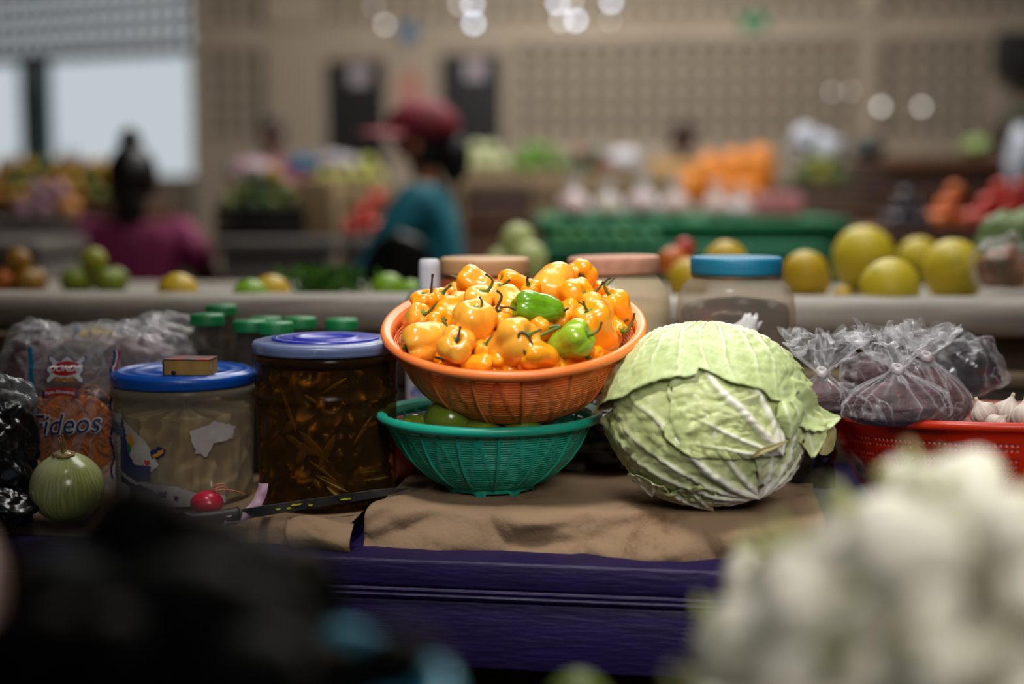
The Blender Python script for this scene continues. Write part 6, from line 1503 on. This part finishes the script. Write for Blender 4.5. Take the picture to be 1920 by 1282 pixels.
    V = [J['pel'], J['sp'], J['ch'], tuple(Vector(J['nk'])-Vector((0, 0, .035)))]; Rr = [(.18, .16), (.175, .155), (.19, .15), (.085, .08)]; Ed = [(0, 1), (1, 2), (2, 3)]
    for n_ in 'lr':
        a = len(V); V.append(J['sh'+n_]); Rr.append(.078)
        if short: V.append(tuple(Vector(J['sh'+n_]).lerp(Vector(J['el'+n_]), slv))); Rr.append(.066 if slv < .9 else .058); Ed += [(2, a), (a, a+1)]
        else: V += [J['el'+n_], tuple(Vector(J['el'+n_]).lerp(Vector(J['wr'+n_]), .9))]; Rr += [.058, .040]; Ed += [(2, a), (a, a+1), (a+1, a+2)]
    skinned('shirt', V, Ed, Rr, shirtm, t, M=Mx)
    V = [tuple(Vector(J['pel'])-Vector((0, 0, .01)))]; Rr = [(.168, .145)]; Ed = []
    for n_ in 'lr':
        a = len(V); V += [J['hp'+n_], J['kn'+n_], tuple(Vector(J['an'+n_])+Vector((0, 0, .03)))]; Rr += [.105, .078, .06]; Ed += [(0, a), (a, a+1), (a+1, a+2)]
    skinned('trousers', V, Ed, Rr, pants, t, M=Mx)
    hd = Mx @ Vector(J['hd']); R3 = R.to_3x3()
    add('hair', blob(hd+R3 @ Vector((0, -.018, .018)), (.088, .098, .110), 32, 22, lambda d: 1 if (d.y < .25 or d.z > .55) else .72, R3), hairm, t)
    for s in (-1, 1):
        add('eye', blob(hd+R3 @ Vector((s*.030, .082, .008)), (.011, .006, .006), 10, 6, None, R3), P('eye_dark', (30, 22, 20), .3), t)
        add('ear', blob(hd+R3 @ Vector((s*.080, -.002, -.008)), (.010, .018, .028), 10, 8, None, R3), skinm, t)
    add('mouth', blob(hd+R3 @ Vector((0, .076, -.052)), (.022, .008, .006), 10, 6, None, R3), P('lips', (120, 60, 52), .5), t)
    if bun: add('hair_bun', blob(hd+R3 @ Vector((0, -.03, .135)), (.040, .040, .048), 20, 14, None, R3), hairm, t)
    if hairlong: add('hair_back', blob(hd+R3 @ Vector((0, -.055, -.09)), (.060, .045, .10), 20, 14, None, R3), hairm, t)
    if ponytail: add('ponytail', blob(hd+R3 @ Vector((0, -.115, -.05)), (.045, .055, .085), 20, 14, None, R3), hairm, t)
    if hat:
        crown = blob(hd+R3 @ Vector((0, -.012, .050)), (.108, .125, .100), 36, 22, lambda d: 1 if d.z > -.15 else .9, R3)
        c2 = add('cap', crown, hat, t)
        def br(u, v):
            a = PI*(u-.5)*.9; r = .105+.11*v; p = Vector((math.sin(a)*r*.95, math.cos(a)*r*(1.02)-.005, .055-.02*v-.02*(u-.5)**2*4)); return hd+R3 @ p
        add('cap_brim', surf(br, 24, 8), hat, t, solid=.004)
    return t
sk = pm('tan_skin', (184, 118, 86), .5, sss=.1); skd = pm('dark_skin', (96, 56, 44), .5); hair = P('black_hair', (18, 14, 14), .4)
tealsh = pm('teal_shirt', (12, 124, 142), .7, (10, 104, 122), ns=6); cap = pm('maroon_cap', (128, 12, 38), .7, (110, 10, 32), ns=10)
flor = pm('magenta_floral_shirt', (136, 24, 82), .7, (110, 16, 66), ns=5, col3=(196, 110, 150), ns3=9); dkp = P('dark_trousers', (26, 26, 34), .8)
hw = W(784, 270, 4.75)
person('woman in a maroon cap and teal long-sleeved shirt, seated facing left', hw, PI*.5-.12, sk, hair, tealsh, dkp, lean=.05, legf=.12, hat=cap, ponytail=True,
       arms={'ell': (-.20, .20, .80), 'wrl': (-.14, .40, .74), 'elr': (.22, .16, .80), 'wrr': (.15, .38, .74)})
hw = W(252, 338, 5.0)
person('woman with a hair bun and magenta floral shirt seen from behind', hw, -.05, skd, hair, flor, dkp, bun=True, short=True, hairlong=True, arms={'ell': (-.27, .03, .84), 'wrl': (-.24, .24, .72), 'elr': (.30, .03, .84), 'wrr': (.27, .24, .70)})
hw = W(509, 258, 9.3)
person('distant dark-haired person in a pink shirt left of the dark doors', hw, PI, skd, hair, P('pink_shirt', (176, 96, 120), .7), dkp, seat=False)
hw = W(1281, 262, 9.55)
person('distant dark-haired person behind the orange sacks', hw, PI, skd, hair, P('yellow_shirt', (176, 130, 60), .7), dkp, seat=False)
# helper at the left picture edge: only sleeve and forearm reach into view
hw = Vector((-.66, .72, 1.36))
person('person at the left picture edge, only a pale blue sleeve and forearm in view', hw, 0, skd, hair, pm('pale_blue_shirt', (150, 176, 190), .7), dkp, short=True, slv=1.0,
       arms={'ell': (-.23, .05, .77), 'wrl': (-.15, .25, .70), 'elr': (.308, .18, .862), 'wrr': (.375, 0.0, .835)})
# black chair
cp = W(762, 490, 4.72); CYO = -.28
ch = thing('plastic_chair', 'black plastic chair with rounded back in front of the woman in teal', 'chair', (cp.x, 4.60, 0)); bk = pm('black_chair_plastic', (16, 16, 18), .3)
topz_ = W(762, 430, 4.72).z
def cb_(u, v):
    hh = topz_-.50; x = (u-.5)*.27*2*.5; z = .50+hh*v; k = math.sqrt(max(0.0, 1-max(0, (v-.45)/.55)**2.4)); return Vector((cp.x+(u-.5)*.275*(k if v > .45 else 1)*(1.0), 4.45-.05*math.cos((u-.5)*PI)+.03*v*0, z))
add('backrest', surf(cb_, 24, 24), bk, ch, solid=.02)
add('seat', box((cp.x, 4.64, .49), (.40, .40, .03), .012), bk, ch)
for sx_ in (-1, 1):
    for sy_ in (-1, 1): add('leg', tube([Vector((cp.x+sx_*.16, 4.64+sy_*.16, .48)), Vector((cp.x+sx_*.20, 4.64+sy_*.2, 0))], .016, 8), bk, ch)
    add('armrest', tube(smoothline([Vector((cp.x+sx_*.15, 4.45, .70)), Vector((cp.x+sx_*.20, 4.60, .70)), Vector((cp.x+sx_*.20, 4.78, .66)), Vector((cp.x+sx_*.19, 4.80, .49))], 5), .015, 8), bk, ch)
